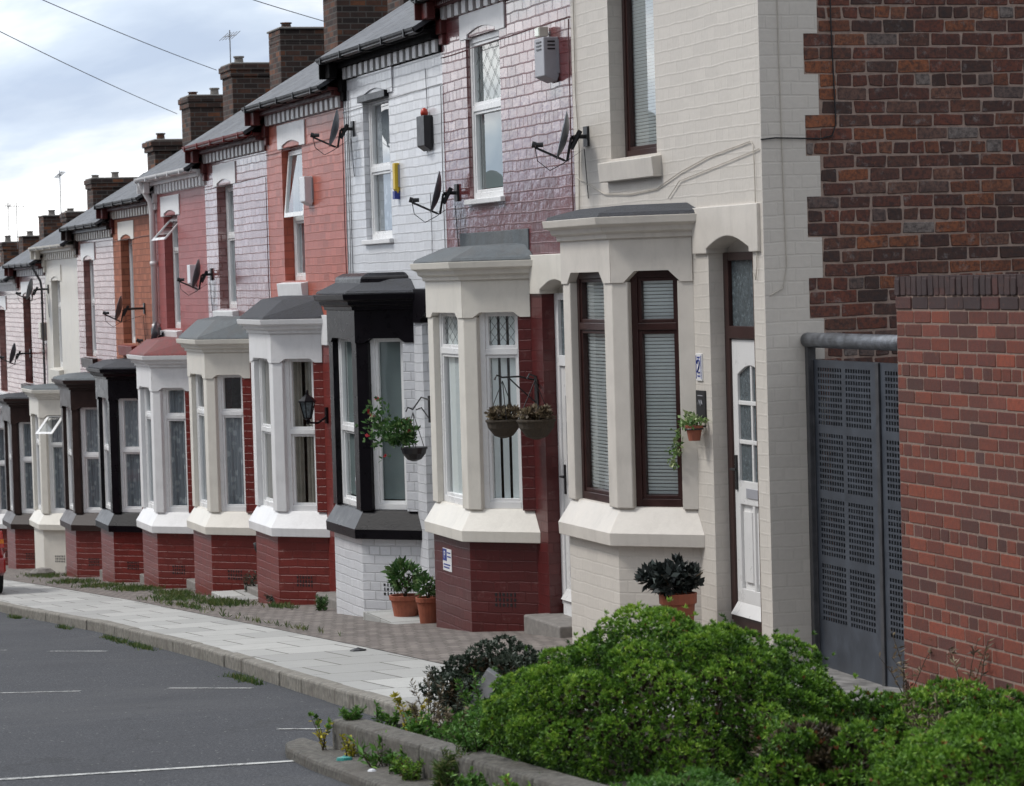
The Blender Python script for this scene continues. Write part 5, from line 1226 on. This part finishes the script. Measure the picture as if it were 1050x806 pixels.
# ------------------------------------------------------------------ red car at the left edge
def car():
    cx, cy = -3.17, 24.6; L_, W_ = 3.9, 1.66
    z = ground(cy-.0)
    root = thing('parked_car', (cx, cy, z), 'red hatchback parked half on the pavement at the left edge', 'car')
    red = plain('red_car_paint', (.30, .012, .014), .25, coat=1, var=.04, bs=0)
    blk = M['plastic_black']; tyre = plain('tyre_rubber', (.012, .012, .013), .8, bs=.2)
    sl = -.0698
    def P(x, y, zz): return (cx+x, cy+y, z+zz+sl*y)
    # stations along y: (y, halfwidth, z_bottom, z_belt, halfwidth_top)
    st = [(-1.95, .62, .42, .62, .60), (-1.90, .76, .30, .80, .72), (-1.75, .81, .26, .92, .77), (-1.2, .83, .24, .94, .79), (0, .83, .24, .94, .79), (1.0, .83, .24, .92, .78), (1.5, .80, .25, .82, .74), (1.85, .72, .3, .70, .66), (1.95, .6, .42, .6, .56)]
    body = MB(); body.rings([[P(-w, y, zb), P(-w*1.01, y, (zb+zt)/2), P(-wt, y, zt), P(wt, y, zt), P(w*1.01, y, (zb+zt)/2), P(w, y, zb)] for y, w, zb, zt, wt in st])
    body.build('body', red, root, smooth=False, bevel=.05)
    cab = [(-1.82, .76, .90, .76), (-1.55, .60, 1.36, .60), (-1.2, .58, 1.42, .58), (-.2, .58, 1.43, .58), (.35, .60, 1.36, .60), (1.05, .74, .92, .74)]
    ca = MB(); ca.rings([[P(-w, y, .88), P(-wt*.98, y, zt), P(wt*.98, y, zt), P(w, y, .88)] for y, w, zt, wt in [(-1.80, .76, .93, .75), (-1.5, .76, 1.36, .60), (-1.2, .77, 1.42, .58), (-.2, .77, 1.43, .58), (.35, .77, 1.36, .60), (1.05, .76, .93, .73)]])
    ca.build('cabin', red, root, bevel=.03)
    g = MB()
    g.poly([P(-.58, -1.76, 1.0), P(.58, -1.76, 1.0), P(.50, -1.56, 1.30), P(-.50, -1.56, 1.30)])
    for s in (-1, 1): g.poly([P(s*.775, -1.35, .98), P(s*.785, .35, .98), P(s*.65, .1, 1.33), P(s*.645, -1.3, 1.33)])
    g.poly([P(-.62, 1.0, .98), P(.62, 1.0, .98), P(.52, .5, 1.30), P(-.52, .5, 1.30)])
    g.build('window', plain('car_glass', (.01, .012, .014), .08, bs=0), root, recalc=False)
    b = MB(); b.rings([[P(-.80, y, .30), P(-.80, y, .52), P(.80, y, .52), P(.80, y, .30)] for y in (-1.97, -1.86)]); b.build('bumper', red, root, bevel=.03)
    for s in (-1, 1):
        t = MB(); t.rings([[P(s*.60, y, .66), P(s*.79, y, .66), P(s*.77, y, .90), P(s*.66, y, .90)] for y in (-1.93, -1.80)]); o = t.build('tail_light', plain('tail_lamp', (.50, .03, .02), .2, bs=0, coat=1), root, bevel=.01)
        t = MB(); t.rings([[P(s*.62, y, .72), P(s*.785, y, .72), P(s*.78, y, .78), P(s*.64, y, .78)] for y in (-1.936, -1.90)]); t.build('indicator', plain('amber_lamp', (.7, .2, .02), .2, bs=0), o)
    n_ = MB(); n_.rings([[P(-.26, y, .55), P(.26, y, .55), P(.26, y, .66), P(-.26, y, .66)] for y in (-1.975, -1.95)]); n_.build('number_plate', 'yellow', root)
    for s in (-1, 1):
        for yy in (-1.2, 1.25):
            w = MB(); n = 22
            prof = [(.20, .0), (.29, 0.), (.30, .03), (.30, .15), (.29, .18), (.2, .18)]
            w.rings([[P(s*(.82-d), yy+r*math.cos(2*PI*j/n), .29+r*math.sin(2*PI*j/n)) for j in range(n)] for r, d in prof], caps=False)
            wo = w.build('wheel', tyre, root, smooth=True)
            h = MB(); h.rings([[P(s*(.82-d), yy+r*math.cos(2*PI*j/n), .29+r*math.sin(2*PI*j/n)) for j in range(n)] for r, d in ((.205, .02), (.19, .03), (.06, .01), (.05, .0))]); h.build('rim', 'plastic_grey', wo)
car()

# ------------------------------------------------------------------ terrace across the road (seen only in reflections)
for k in range(16):
    y = -6+k*5.0; z0 = ZH(y)
    root = thing('opposite_house', (-11.9, y, z0), 'plain brick terraced house on the other side of the road', 'house', 'terrace across the road')
    q = MB(); q.box(-18, -11.9, y, y+4.98, z0-.8, z0+5.9); q.build('wall', 'chimney', root)
    q = MB(); q.rings([[(-18.2, yy, z0+5.9), (-15, yy, z0+8.2), (-11.7, yy, z0+5.9)] for yy in (y, y+4.98)]); q.build('roof', 'soot', root)
    q = MB(); 
    for a, b, c_, d in ((.6, 1.5, .2, 2.3), (2.4, 4.2, .9, 2.4), (2.6, 4.0, 3.3, 4.7)): q.box(-11.93, -11.88, y+a, y+b, z0+c_, z0+d)
    q.build('window', 'white', root)

# ------------------------------------------------------------------ world, sun
world = D.worlds.new('World'); SC.world = world; world.use_nodes = True
nt = world.node_tree; nt.nodes.clear()
out = N(nt, 'OutputWorld'); bg = N(nt, 'Background'); L(nt, bg.outputs[0], out.inputs[0])
sky = N(nt, 'TexSky', sky_type='NISHITA'); sky.sun_disc = False
SE, SA = math.radians(52), math.radians(-70)   # elevation, azimuth from +Y towards +X
sky.sun_elevation = SE; sky.sun_rotation = SA
tc = N(nt, 'TexCoord').outputs['Generated']
mp = N(nt, 'Mapping'); mp.inputs['Scale'].default_value = (1, 1, 2.6); mp.inputs['Location'].default_value = (1.3, .4, .2); L(nt, tc, mp.inputs[0])
n1 = noise(nt, mp.outputs[0], 4.6, 7, .55, .3)
n2 = noise(nt, mp.outputs[0], 9., 6, .6, .2)
cl = ramp(nt, n1, [(.38, (7.6, 9.0, 11.4)), (.46, (10.0, 11.4, 13.4)), (.52, (15, 15.6, 16.4)), (.59, (24, 23.8, 23.4))])
cl = mix(nt, rmap(nt, n2, .45, .7, 0, .3), cl, (11, 11.7, 13))
mixed = mix(nt, .93, sky.outputs[0], cl)
sp_ = N(nt, 'SeparateXYZ'); L(nt, tc, sp_.inputs[0])
ba = math.radians(-25)
dp = math_(nt, 'ADD', math_(nt, 'MULTIPLY', sp_.outputs[0], math.sin(ba)), math_(nt, 'MULTIPLY', sp_.outputs[1], math.cos(ba)))
fac = math_(nt, 'ADD', math_(nt, 'ADD', math_(nt, 'MULTIPLY', math_(nt, 'MAXIMUM', sp_.outputs[2], 0.), .95), math_(nt, 'MULTIPLY', math_(nt, 'POWER', math_(nt, 'MAXIMUM', dp, 0.), 2.), 1.0)), .24)
vm_ = N(nt, 'VectorMath', operation='SCALE'); L(nt, mixed, vm_.inputs[0]); L(nt, fac, vm_.inputs['Scale'])
L(nt, vm_.outputs[0], bg.inputs['Color']); bg.inputs['Strength'].default_value = .060
sd = D.lights.new('sun', 'SUN'); sd.energy = 1.5; sd.angle = math.radians(13); sd.color = (1, .97, .92)
so_ = D.objects.new('sun', sd); COL.objects.link(so_)
dirv = Vector((math.sin(SA)*math.cos(SE), math.cos(SA)*math.cos(SE), math.sin(SE)))
so_.rotation_euler = dirv.to_track_quat('Z', 'Y').to_euler(); so_.location = (0, 0, 30)

vs = SC.view_settings; vs.view_transform = 'Standard'; vs.look = 'None'; vs.exposure = .42; vs.gamma = 1; vs.use_curve_mapping = False
SC.render.engine = 'CYCLES'; SC.cycles.max_bounces = 6; SC.cycles.transparent_max_bounces = 12
for o in D.objects:
    if '_w' in o: del o['_w']
